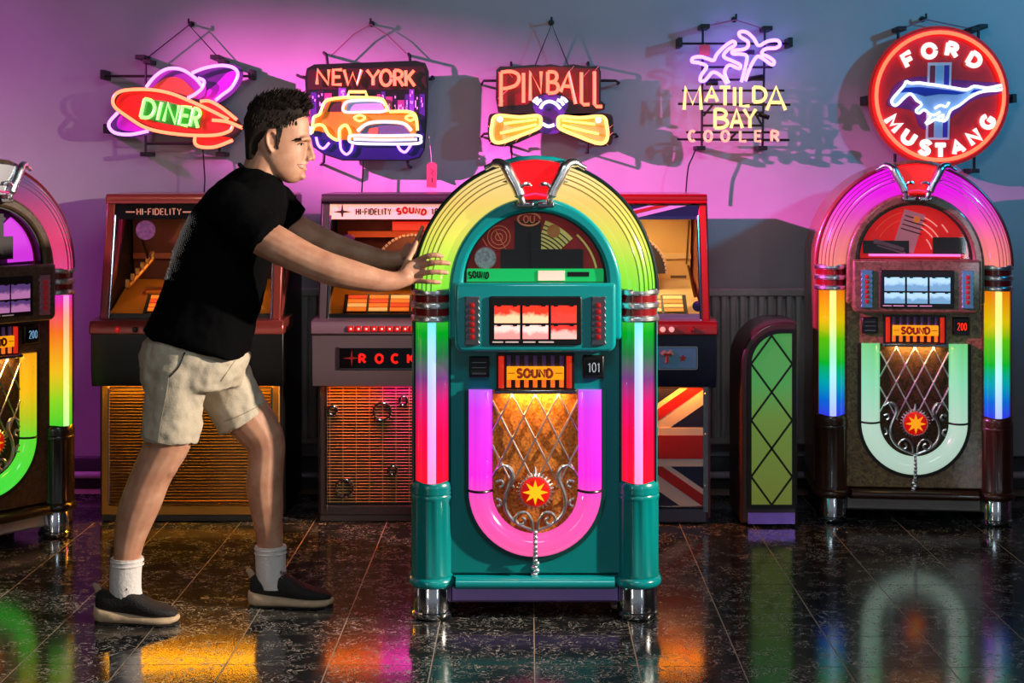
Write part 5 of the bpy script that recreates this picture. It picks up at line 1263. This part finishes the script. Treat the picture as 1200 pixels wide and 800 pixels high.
# ------------------------------------------------------------------ the man pushing the jukebox
PR = Vector(((255-600)*5.17/F, 5.17, 0))
man = thing('person', 'man in black t-shirt, beige shorts and dark trainers pushing the teal jukebox', 'person', tuple(PR))
def W(px, py, Y): return Vector(((px-600.0)*Y/F, Y, CAMZ-(py-HZ)*Y/F))-PR
def slices(mb, rows, Yc, n=26, ex=2.3, egg=0.0):
    """stack of level sections: (row, back px, front px, half width in metres[, depth of the centre])"""
    rings = []
    for r in rows:
        py, xb, xf, hw = r[:4]; Y = r[4] if len(r) > 4 else Yc
        a = W(xb, py, Yc); b = W(xf, py, Yc); cx = (a.x+b.x)/2; rx = (b.x-a.x)/2; z = a.z; yo = Y-PR.y
        ring = []
        for k in range(n):
            t = 2*PI*k/n; c, s_ = math.cos(t), math.sin(t)
            px = abs(c)**(2/ex)*(1 if c >= 0 else -1); pw = abs(s_)**(2/ex)*(1 if s_ >= 0 else -1)
            wk = 1-egg*px
            ring.append((cx+rx*px, yo+hw*pw*wk, z))
        rings.append(ring)
    mb.loft(rings)
def limb(mb, pts, n=16):
    """pts = [(px, py, Y, radius)]"""
    P = [W(*p[:3]) for p in pts]; R = [p[3] for p in pts]
    q = spline([tuple(a)+(r,) for a, r in zip(P, R)], 4)
    mb.tube([c[:3] for c in q], [c[3] for c in q], n)
    mb.ball(P[0], R[0], nu=n); mb.ball(P[-1], R[-1], nu=n)
def remesh(mb, name, voxel, smooth=6, factor=.5, disp=None):
    me = bpy.data.meshes.new(name+'_raw'); me.from_pydata(mb.v, [], mb.f)
    bm = bmesh.new(); bm.from_mesh(me); bmesh.ops.recalc_face_normals(bm, faces=bm.faces); bm.to_mesh(me); bm.free()
    o = bpy.data.objects.new(name+'_raw', me); COL.objects.link(o)
    m = o.modifiers.new('r', 'REMESH'); m.mode = 'VOXEL'; m.voxel_size = voxel; m.adaptivity = 0
    if smooth:
        sm = o.modifiers.new('s', 'SMOOTH'); sm.iterations = smooth; sm.factor = factor
    if disp:
        for (sc, st, kind) in disp:
            tx = bpy.data.textures.new(name+'_fold', 'CLOUDS'); tx.noise_scale = sc; tx.noise_depth = 1
            d = o.modifiers.new('d', 'DISPLACE'); d.texture = tx; d.strength = st; d.mid_level = .5; d.texture_coords = 'LOCAL'
    dg = bpy.context.evaluated_depsgraph_get(); dg.update()
    res = bpy.data.meshes.new_from_object(o.evaluated_get(dg)); res.name = name
    bpy.data.objects.remove(o, do_unlink=True); bpy.data.meshes.remove(me)
    res.shade_smooth()
    return res
YC = 5.17
b = MB()
# head, stacked sections
slices(b, [(117, 316, 338, .022), (120, 306, 348, .042), (125, 299, 354, .056), (133, 294, 359, .067), (142, 291, 362, .073), (152, 291, 363, .0755), (159, 292, 362.5, .0755),
           (164, 293, 361.5, .074), (168, 295, 359.5, .072), (173, 298, 359, .070), (179, 301, 359.5, .068), (186, 305, 359, .065), (192, 309, 358, .061), (198, 314, 357.5, .056),
           (203, 319, 356.5, .050), (208, 325, 354.5, .042), (212, 331, 351, .031), (214.5, 337, 346, .016)], YC, 30, 2.25, .22)
# brow, nose, cheeks, lips, chin
b.tube([W(352, 164, YC-.058), W(358, 162, YC-.040), W(362, 162.5, YC-.018), W(362.6, 164, YC), W(362, 162.5, YC+.018), W(358, 162, YC+.040), W(352, 164, YC+.058)], [.007, .0085, .0085, .0075, .0085, .0085, .007], 8)
b.tube([W(361.5, 166, YC), W(363.2, 172, YC), W(365.2, 179, YC), W(366.6, 184, YC)], [.0075, .008, .0095, .0105], 10)
b.ball(W(366.2, 185.3, YC), .0108, .0115, .0095); b.ball(W(361.5, 186.5, YC-.013), .0095, .008, .008); b.ball(W(361.5, 186.5, YC+.013), .0095, .008, .008); b.ball(W(360, 181, YC), .012, .014, .016)
for sg in (-1, 1):
    b.ball(W(334, 199, YC+sg*.040), .028, .010, .024)
b.tube([W(354, 193, YC-.027), W(358.2, 191.6, YC-.013), W(359.6, 191, YC), W(358.2, 191.6, YC+.013), W(354, 193, YC+.027)], [.003, .0048, .0052, .0048, .003], 8)
b.tube([W(354, 195, YC-.025), W(357.3, 198, YC-.013), W(358.6, 199, YC), W(357.3, 198, YC+.013), W(354, 195, YC+.025)], [.003, .0048, .0055, .0048, .003], 8)
b.ball(W(354, 207, YC), .013, .019, .012)
# ears
for sg in (-1, 1):
    yy = YC+sg*.074
    b.ball(W(317.5, 164, yy), .014, .008, .030)
    b.tube([W(323, 170, yy), W(324, 160, yy+sg*.005), W(320, 153.5, yy+sg*.010), W(314.5, 153.5, yy+sg*.013), W(312, 160, yy+sg*.014), W(312.8, 168, yy+sg*.012), W(316, 175, yy+sg*.007), W(319, 178, yy+sg*.003)], [.004, .0045, .0048, .005, .005, .0048, .0055, .005], 8)
# neck and torso core
limb(b, [(312, 182, YC, .062), (308, 195, YC, .0635), (303, 212, YC, .067), (292, 236, YC, .075)])
slices(b, [(205, 272, 312, .08), (225, 250, 328, .16), (250, 230, 330, .18), (290, 210, 318, .165), (330, 198, 308, .15), (370, 185, 298, .145), (410, 178, 290, .15), (440, 180, 280, .15)], YC)
# legs
limb(b, [(212, 430, 5.08, .088), (204, 480, 5.08, .086), (196, 518, 5.075, .077), (185, 541, 5.07, .069), (176, 560, 5.07, .067), (166, 586, 5.07, .0675), (158, 608, 5.07, .062), (152, 632, 5.07, .051), (149, 655, 5.07, .044), (148, 690, 5.07, .042)])
b.ball(W(194, 541, 5.06), .045, .048, .06)
limb(b, [(258, 430, 5.27, .09), (278, 470, 5.27, .086), (300, 500, 5.27, .078), (311, 518, 5.265, .068), (312, 540, 5.26, .062), (310, 566, 5.26, .063), (312, 592, 5.26, .058), (315, 620, 5.26, .048), (317, 645, 5.26, .043), (318, 675, 5.26, .042)])
b.ball(W(317, 512, 5.255), .045, .05, .05)
# near arm
limb(b, [(272, 250, 5.02, .062), (294, 269, 4.98, .062), (325, 287, 4.96, .060), (355, 302, 4.955, .054), (378, 312, 4.955, .052), (400, 319, 4.96, .051), (425, 325, 4.975, .045), (447, 329, 4.99, .037), (464, 329, 5.005, .030), (474, 325, 5.015, .029)])
# far arm
limb(b, [(322, 248, 5.35, .066), (345, 268, 5.37, .058), (375, 282, 5.39, .050), (400, 292, 5.41, .047), (430, 301, 5.42, .043), (455, 305, 5.43, .034), (470, 303, 5.435, .029)])
# near hand: palm plates and fingers laid on the arch front
def palm(mb, rows):
    rings = []
    for c, side, th in rows:
        c = Vector(c); side = Vector(side); rings.append([c+side*math.cos(2*PI*k/14)+Vector((0, th, 0))*math.sin(2*PI*k/14) for k in range(14)])
    mb.loft(rings)
b2 = b
palm(b2, [(W(468, 327, 5.010), W(468, 319, 5.01)-W(468, 327, 5.01), .021), (W(476, 322.5, 5.020), W(475, 309, 5.02)-W(476, 322.5, 5.02), .020), (W(484, 318.5, 5.026), W(483, 303.5, 5.026)-W(484, 318.5, 5.026), .017), (W(492, 317, 5.030), W(491, 302.5, 5.03)-W(492, 317, 5.03), .013), (W(495, 316.8, 5.032), W(494, 303.5, 5.032)-W(495, 316.8, 5.032), .009)])
def finger(mb, pts, r):
    q = spline([tuple(W(*p)) for p in pts], 4); n = len(q)
    R = [r*(1.06-.22*i/(n-1)) for i in range(n)]
    mb.tube(q, R, 10); mb.ball(q[-1], R[-1]); mb.ball(q[0], R[0])
    for p in pts[1:-1]: mb.ball(W(*p), r*1.05)
finger(b2, [(490, 304.5, 5.026), (502, 299.5, 5.008), (511, 298.8, 5.008), (518, 300, 5.018)], .0094)
finger(b2, [(492, 312, 5.024), (506, 308.2, 5.004), (517, 307.6, 5.006), (526, 308.6, 5.018)], .0098)
finger(b2, [(492, 320.5, 5.024), (505, 318.8, 5.004), (515.5, 318.6, 5.006), (524, 319.4, 5.018)], .0095)
finger(b2, [(489, 329, 5.026), (500, 330, 5.010), (508.5, 330.2, 5.012), (515.5, 330.8, 5.022)], .0086)
finger(b2, [(473, 316, 5.030), (479, 303, 5.052), (484, 293, 5.066), (488, 284, 5.074)], .0110)
# far hand flat on the cabinet side
palm(b2, [(W(470, 302, 5.435), W(470, 293, 5.435)-W(470, 302, 5.435), .02), (W(478, 296, 5.435), W(474, 287, 5.435)-W(478, 296, 5.435), .03), (W(484, 289, 5.435), W(479, 283, 5.435)-W(484, 289, 5.435), .036)])
for dy, l in ((-.030, .90), (-.010, 1.0), (.012, .95), (.032, .8)):
    finger(b2, [(484, 290, 5.435+dy), (484+5*l, 290-9*l, 5.43+dy*1.1), (484+8.5*l, 290-17*l, 5.43+dy*1.2), (484+11*l, 290-24*l, 5.435+dy*1.25)], .0090)
finger(b2, [(474, 300, 5.41), (482, 300, 5.385), (488, 297, 5.37)], .0105)
body_me = remesh(b, 'body', .0040, 6, .5)
def skin_mat():
    m, N, L = _new('skin'); bs = N['Principled BSDF']
    t = N.new('ShaderNodeTexCoord'); n = N.new('ShaderNodeTexNoise'); n.inputs['Scale'].default_value = 18; n.inputs['Detail'].default_value = 6
    r = N.new('ShaderNodeValToRGB'); r.color_ramp.elements[0].position = .3; r.color_ramp.elements[1].position = .72
    r.color_ramp.elements[0].color = lin((180, 122, 96)); r.color_ramp.elements[1].color = lin((210, 158, 128))
    L.new(t.outputs['Object'], n.inputs['Vector']); L.new(n.outputs['Fac'], r.inputs[0]); L.new(r.outputs[0], bs.inputs['Base Color'])
    bs.inputs['Roughness'].default_value = .5; bs.inputs['Subsurface Weight'].default_value = .12; bs.inputs['Subsurface Radius'].default_value = (.012, .004, .002); bs.inputs['Subsurface Scale'].default_value = .6
    n2 = N.new('ShaderNodeTexNoise'); n2.inputs['Scale'].default_value = 300; L.new(t.outputs['Object'], n2.inputs['Vector'])
    bp = N.new('ShaderNodeBump'); bp.inputs['Strength'].default_value = .08; bp.inputs['Distance'].default_value = .002; L.new(n2.outputs['Fac'], bp.inputs['Height']); L.new(bp.outputs[0], bs.inputs['Normal'])
    return m
body = link('body', body_me, skin_mat(), man)
# surface finder for small face details
bvh = BVHTree.FromPolygons([v.co.copy() for v in body_me.vertices], [tuple(p.vertices) for p in body_me.polygons])
def on_face(px, py, sg=-1, lift=.0):
    p = W(px, py, YC); o_ = Vector((p.x, sg*.4, p.z)); h = bvh.ray_cast(o_, Vector((0, -sg, 0)))
    return (h[0]+Vector((0, sg*lift, 0))) if h[0] else Vector((p.x, sg*.05, p.z))
HAIRM = pm('hair_dark', (32, 20, 14), .75, spec=.25, noise=.4, nscale=60)
EYEW = pm('eye_white', (215, 205, 200), .25); EYED = pm('eye_dark', (25, 15, 12), .15); LIPM = pm('lip', (165, 88, 80), .4); TEETH = pm('teeth', (235, 228, 218), .3)
for sg in (-1, 1):
    c = W(353.5, 169.5, YC+sg*.031)
    e = on_face(354, 169.6, sg, -.004)
    obj('eye', MB().ball(e, .0068, .0055, .0036, 12, 8), EYEW, man); 
    obj('pupil', MB().ball(e+Vector((.0025, sg*.0028, 0)), .0032, .0034, .0034, 10, 7), EYED, man)
    obj('eyelid', MB().tube([on_face(350.8, 169.6, sg, .0006), on_face(353, 168.2, sg, .0012), on_face(355.4, 168.0, sg, .001), on_face(357, 169.0, sg, .0004)], .0017, 6), pm('lash', (40, 24, 20), .5), man)
    obj('eyebrow', MB().tube([on_face(345.5, 165.4, sg, .001), on_face(350, 163.2, sg, .0015), on_face(355, 163.2, sg, .0015), on_face(360, 165.6, sg, .001)], [.0016, .0030, .0032, .0018], 8), HAIRM, man)
    obj('lip', MB().tube([on_face(350.5, 192.2, sg, .0002), on_face(353.5, 193, sg, .0006), on_face(356.5, 192.4, sg, .0003)], [.0008, .0016, .0014], 6).tube([on_face(350.5, 192.6, sg, .0002), on_face(353, 196.6, sg, .0006), on_face(356, 197.6, sg, .0003)], [.0008, .0016, .0016], 6), LIPM, man)
    obj('teeth', MB().ball(on_face(353.8, 194.6, sg, -.0016), .0072, .0030, .0030, 10, 6), TEETH, man)
# hair: cap plus clumps
h = MB()
slices(h, [(111.5, 318, 344, .028), (114, 309, 354, .048), (119, 299, 360, .064), (126, 292.5, 363, .075), (134, 289, 361.5, .081), (142, 287.5, 352, .083), (150, 287.2, 343, .0835), (157, 287.6, 334, .082), (163, 288.5, 322, .080), (170, 289, 309, .0765), (176, 289.3, 308, .072), (182, 289.2, 306, .064), (187, 289.5, 304, .055)], YC, 30, 2.7, .10)
hb = remesh(h, 'hair', .004, 3, .5)
hv = [tuple(v.co) for v in hb.vertices]; hf = [tuple(p.vertices) for p in hb.polygons]
hbv = BVHTree.FromPolygons([Vector(v) for v in hv], hf)
hm = MB(); hm.add(hv, hf)
random.seed(11)
for i in range(1100):
    # pick a point on the upper cap, lay a short clump swept up and forward
    f = random.random(); px = 289+(362-289)*f
    th = random.uniform(-PI*.5, PI*.5)
    ctr = W(min(px, 350), 150, YC); d = Vector(((random.uniform(-.9, .9)), math.sin(th), abs(math.cos(th))*.9+.05)).normalized()
    hit = hbv.ray_cast(ctr+d*.4, -d)
    if not hit[0]: continue
    p = hit[0]; nrm = hit[1]
    if nrm.dot(d) < 0: nrm = -nrm
    top = max(0, (p.z-W(0, 135, YC).z)/.06)
    fwd = Vector((.75, 0, .55)) if top > .2 else Vector((-.2, 0, -.8))
    L_ = (.014+.012*min(1, top)+.010*random.random())*(1 if top > .2 else .8)
    dr = (nrm*(.35 if top > .2 else .06)+fwd*.75+Vector((random.uniform(-.25, .25), random.uniform(-.3, .3), random.uniform(-.1, .25)))).normalized()
    q = p-nrm*.003; r0 = random.uniform(.002, .0034)
    hm.tube([q, q+dr*L_*.5+nrm*.002, q+dr*L_], [r0, r0*.75, r0*.1], 5)
for i in range(110):      # quiff standing over the forehead
    a = W(random.uniform(338, 361), random.uniform(120, 132), YC+random.uniform(-.055, .055)); L_ = random.uniform(.020, .034)
    d = Vector((random.uniform(.15, .75), random.uniform(-.25, .25), random.uniform(.45, .95))).normalized(); d2 = (d+Vector((.55, 0, -.15))).normalized()
    hm.tube([a, a+d*L_*.6, a+d*L_*.6+d2*L_*.45], [.0045, .0034, .0006], 5)
for i in range(420):     # sideburns and temples
    t_ = random.random(); px = random.uniform(327.3, 334.5-5.5*t_); py = 148+25*t_*random.uniform(.85, 1)
    if i % 3 == 0: px = random.uniform(330, 350); py = random.uniform(138, 150)-(px-330)*.25
    for sg in (-1, 1):
        a = on_face(px, py, sg, -.001); hm.tube([a, a+Vector((.002, sg*.0012, -.005)), a+Vector((.003, sg*.0006, -.010))], [.0014, .0012, .0003], 4)
hair = obj('hair', hm, HAIRM, man, 'short dark hair swept up at the front', sharp=60)

# ---- clothes
def shirt_mat():
    m, N, L = _new('shirt_black'); bs = N['Principled BSDF']
    bs.inputs['Roughness'].default_value = .9; bs.inputs['Specular IOR Level'].default_value = .02
    t = N.new('ShaderNodeTexCoord'); sp = N.new('ShaderNodeSeparateXYZ'); L.new(t.outputs['Object'], sp.inputs[0])
    # halftone print on the back: dots fading out toward the side seam
    mp = N.new('ShaderNodeMapping'); mp.inputs['Scale'].default_value = (150, 150, 150); mp.inputs['Rotation'].default_value = (.5, .3, 0)
    L.new(t.outputs['Object'], mp.inputs['Vector'])
    vo = N.new('ShaderNodeTexVoronoi'); vo.inputs['Scale'].default_value = 1.0; vo.inputs['Randomness'].default_value = 0.1; L.new(mp.outputs[0], vo.inputs['Vector'])
    # distance of the point behind a slanted line along the back (object space), 0 at seam .. 1 at the spine
    a = N.new('ShaderNodeMath'); a.operation = 'MULTIPLY_ADD'; a.inputs[1].default_value = 0.42; L.new(sp.outputs[2], a.inputs[0])
    a.inputs[2].default_value = 0.0
    lx = N.new('ShaderNodeMath'); lx.operation = 'SUBTRACT'; L.new(a.outputs[0], lx.inputs[0]); L.new(sp.outputs[0], lx.inputs[1])
    g = N.new('ShaderNodeMapRange'); g.inputs['From Min'].default_value = PRINT_A; g.inputs['From Max'].default_value = PRINT_B; L.new(lx.outputs[0], g.inputs['Value'])
    zt = N.new('ShaderNodeMapRange'); zt.inputs['From Min'].default_value = 1.36; zt.inputs['From Max'].default_value = 1.33; L.new(sp.outputs[2], zt.inputs['Value'])
    zb = N.new('ShaderNodeMapRange'); zb.inputs['From Min'].default_value = 1.12; zb.inputs['From Max'].default_value = 1.13; L.new(sp.outputs[2], zb.inputs['Value'])
    m1 = N.new('ShaderNodeMath'); m1.operation = 'MULTIPLY'; L.new(g.outputs[0], m1.inputs[0]); L.new(zt.outputs[0], m1.inputs[1])
    m2 = N.new('ShaderNodeMath'); m2.operation = 'MULTIPLY'; L.new(m1.outputs[0], m2.inputs[0]); L.new(zb.outputs[0], m2.inputs[1])
    sc_ = N.new('ShaderNodeMath'); sc_.operation = 'MULTIPLY'; sc_.inputs[1].default_value = .95; L.new(m2.outputs[0], sc_.inputs[0])
    lt = N.new('ShaderNodeMath'); lt.operation = 'LESS_THAN'; L.new(vo.outputs['Distance'], lt.inputs[0]); L.new(sc_.outputs[0], lt.inputs[1])
    mx = N.new('ShaderNodeMixRGB'); mx.inputs[1].default_value = (.0035, .0035, .004, 1); mx.inputs[2].default_value = (.85, .82, .80, 1)
    L.new(lt.outputs[0], mx.inputs[0]); L.new(mx.outputs[0], bs.inputs['Base Color'])
    return m
PRINT_A, PRINT_B = .575, .665
t = MB()
slices(t, [(197, 281, 312, .085), (203, 270, 322, .115), (212, 257, 330, .155), (224, 245, 335, .188), (240, 232, 336, .205), (260, 219, 333, .207), (280, 210, 326, .195), (300, 203, 319, .182), (320, 197, 314, .173), (340, 191, 310, .168), (360, 183, 305, .168), (376, 176, 300, .170), (386, 171, 298, .180), (394, 176, 296, .184), (401, 196, 294, .184), (408, 226, 292, .182), (414, 256, 290, .172), (417, 268, 288, .16)], YC, 34, 2.3)
limb(t, [(270, 243, 5.0, .088), (285, 256, 4.975, .082), (300, 268, 4.965, .077)])
t.tube([W(285, 256, 4.975), W(311, 277, 4.962)], [.082, .074], 18)
limb(t, [(318, 240, 5.34, .084), (328, 249, 5.355, .076)]); t.tube([W(326, 247, 5.355), W(341, 262, 5.365)], [.078, .070], 18)
# creases: long shallow folds from shoulder to waist and across the belly
sh_me = remesh(t, 't_shirt', .0065, 4, .5, [(.10, .010, 0), (.04, .007, 0)])
link('t_shirt', sh_me, shirt_mat(), man, 'black t-shirt with a white halftone print on the back')
sbv = BVHTree.FromPolygons([v.co.copy() for v in sh_me.vertices], [tuple(p.vertices) for p in sh_me.polygons])
def on_shirt(px, py, lift=.001):
    p = W(px, py, YC); hh = sbv.ray_cast(Vector((p.x, -.5, p.z)), Vector((0, 1, 0)))
    return hh[0]+Vector((-.0005, -lift, 0)) if hh[0] else None
# white outlined lettering low on the back print
PRN = pm('print_white', (240, 236, 234), .8)
ltr = MB()
for (x0, y0, ch) in ((202, 292, 'O'), (199, 304, 'C'), (197, 315, 'S')):
    for st in FONT[ch][1]:
        q = [on_shirt(x0+x_*11, y0+10-z_*9) for x_, z_ in st]; q = [a for a in q if a is not None]
        if len(q) > 2: ltr.tube(q, .0032, 6)
obj('back_lettering', ltr, PRN, man)
# collar rib
obj('collar', MB().tube([W(281, 193, YC), W(288, 200, YC-.062), W(304, 215, YC-.075), W(317, 226, YC-.045), W(321, 229, YC), W(317, 226, YC+.045), W(304, 215, YC+.075), W(288, 200, YC+.062)], .0075, 8, closed=True), pm('shirt_rib', (16, 16, 18), .85), man)
# shorts
SHM = pm('chino_beige', (196, 182, 160), .8, noise=.06, nscale=200, bump=.15)
p = MB()
slices(p, [(380, 186, 284, .140), (390, 178, 286, .150), (400, 170, 286, .160), (410, 167, 287, .170), (420, 166, 292, .176), (438, 167, 287, .176), (452, 170, 280, .165)], YC, 32, 2.4)
limb(p, [(212, 432, 5.085, .100), (206, 460, 5.082, .099)]); p.tube([W(212, 432, 5.085), W(204, 475, 5.08), W(198.5, 516, 5.078)], [.100, .098, .094], 22)
limb(p, [(256, 432, 5.25, .098), (266, 455, 5.255, .095)]); p.tube([W(254, 430, 5.25), W(272, 466, 5.26), W(287, 494, 5.265)], [.1, .096, .092], 22)
so_me = remesh(p, 'shorts', .0065, 5, .5, [(.07, .016, 0), (.028, .007, 0)])
shorts = link('shorts', so_me, SHM, man, 'beige chino shorts')
obv = BVHTree.FromPolygons([v.co.copy() for v in so_me.vertices], [tuple(q.vertices) for q in so_me.polygons])
def on_shorts(px, py, lift=.0012):
    q = W(px, py, YC); hh = obv.ray_cast(Vector((q.x, -.5, q.z)), Vector((0, 1, 0)))
    return hh[0]+Vector((0, -lift, 0)) if hh[0] else None
def line_on(fn, pts, r, name, mat, parent=man):
    q = [fn(*c) for c in spline(pts, 5)]; q = [a for a in q if a is not None]
    if len(q) > 2: return obj(name, MB().tube(q, r, 6), mat, parent)
SEAM = pm('seam', (150, 136, 116), .8)
line_on(on_shorts, [(229, 406), (224, 420), (218, 428), (213, 433)], .0028, 'pocket_edge', pm('pocket_dark', (50, 44, 38), .9), shorts)
line_on(on_shorts, [(212, 434), (209, 455), (204, 480), (199, 512)], .0012, 'side_seam', SEAM, shorts)
line_on(on_shorts, [(172, 500), (195, 506), (214, 510), (231, 513)], .0013, 'hem_seam', SEAM, shorts)
line_on(on_shorts, [(262, 494), (285, 485), (308, 474)], .0013, 'hem_seam', SEAM, shorts)
q = on_shorts(173, 396)
if q: obj('rivet', MB().ball(q, .005, .003, .005, 8, 6), pm('rivet_dark', (40, 34, 30), .4), shorts)
line_on(on_shorts, [(284, 414), (276, 428), (268, 440)], .0014, 'fly_seam', SEAM, shorts)

# ---- socks and trainers
SOCK = pm('sock_white', (225, 218, 215), .9, bump=.3, nscale=90)
def foot(heel_px, toe_px, row, Y, ank_px, ank_py, sock_rows, yaw, who):
    sk = MB(); rings = []
    for (px, py, r) in sock_rows:
        c = W(px, py, Y); rings.append([c+Vector((math.cos(2*PI*k/18)*r*1.08, math.sin(2*PI*k/18)*r, 0)) for k in range(18)])
    sk.loft(rings)
    for i in (0, 1):
        c = W(sock_rows[0][0], sock_rows[0][1]+3+i*5, Y); r = sock_rows[0][2]*1.0
        sk.tube([c+Vector((math.cos(2*PI*k/18)*r*1.08, math.sin(2*PI*k/18)*r, 0)) for k in range(18)], .0025, 6, closed=True)
    obj('sock', sk, SOCK, man, 'white sock')
    a = W(heel_px, row, Y); L_ = (toe_px-heel_px)*Y/F; z0 = -PR.z+.0015
    rot = Matrix.Rotation(yaw, 3, 'Z')
    def T(u, v, z): return Vector((a.x, a.y, 0))+rot @ Vector((u*L_, v, 0))+Vector((0, 0, z))
    def sect(rows, n=20, flatb=True):
        rings = []
        for u, hw, zb, zt, off in rows:
            ring = []
            for k in range(n):
                t_ = 2*PI*k/n; c, s_ = math.cos(t_), math.sin(t_)
                pc = abs(c)**.7*(1 if c >= 0 else -1); ps = abs(s_)**.75*(1 if s_ >= 0 else -1)
                ring.append(T(u, off+hw*pc, (zb+zt)/2+(zt-zb)/2*ps))
            rings.append(ring)
        return MB().loft(rings)
    sole = [(-.015, .016, .016, .052, 0), (.01, .032, .005, .060, 0), (.08, .041, .0015, .054, 0), (.25, .041, .0015, .043, 0), (.45, .040, .0015, .036, 0), (.65, .047, .0015, .032, 0), (.80, .047, .0015, .031, 0), (.92, .036, .004, .030, 0), (.985, .018, .012, .030, 0), (1.0, .008, .018, .028, 0)]
    sh = obj('shoe', sect(sole), pm('midsole', (200, 172, 140), .7, noise=.12, nscale=40, bump=.3), man, 'dark trainer with a pale tan sole', sharp=60)
    up = [(.005, .012, .045, .075, 0), (.02, .026, .04, .100, 0), (.07, .033, .038, .110, 0), (.16, .035, .036, .102, 0), (.26, .036, .034, .104, 0), (.36, .037, .032, .116, 0), (.44, .038, .030, .110, 0), (.55, .042, .028, .088, 0), (.68, .045, .026, .070, 0), (.80, .043, .026, .060, 0), (.90, .034, .026, .052, 0), (.965, .018, .026, .042, 0)]
    u_ = obj('upper', sect(up), pm('trainer_knit', (26, 23, 23), .75, noise=.2, nscale=160, bump=.4), sh, sharp=60)
    lm = MB()
    for i in range(4):
        u = .40+.06*i; zt = .114-.017*i
        lm.tube([T(u, -.030, zt-.016), T(u+.012, -.010, zt+.001), T(u+.02, .012, zt+.001), T(u+.02, .030, zt-.016)], .0042, 6)
        lm.tube([T(u+.02, -.030, zt-.018), T(u+.012, .0, zt+.003), T(u, .030, zt-.014)], .004, 6)
    lm.tube([T(.38, 0, .118), T(.36, -.02, .128), T(.41, -.035, .118), T(.40, -.005, .118), T(.35, .02, .130), T(.42, .03, .112)], .004, 6)
    obj('lace', lm, pm('lace_dark', (104, 94, 94), .8), sh)
    obj('heel_tab', MB().tube([T(.03, 0, .10), T(-.01, 0, .118), T(-.045, 0, .122)], [.012, .010, .006], 8, flat=.5), pm('heel_tan', (170, 145, 118), .7), sh)
    ol = [(u, hw*.96, .0, .006, o_) for u, hw, zb, zt, o_ in sole[1:-1]]
    obj('outsole', sect(ol), pm('outsole_dark', (30, 26, 24), .8), sh)
foot(113, 213, 722, 5.07, 148, 680, [(149, 653, .0495), (147.8, 664, .048), (147, 676, .048), (147, 690, .048), (150, 702, .046)], math.radians(-6), 'rear')
foot(293, 392, 707, 5.26, 318, 668, [(317, 639, .050), (317, 650, .0485), (317.2, 664, .048), (318, 676, .048), (321, 688, .046)], math.radians(-3), 'front')
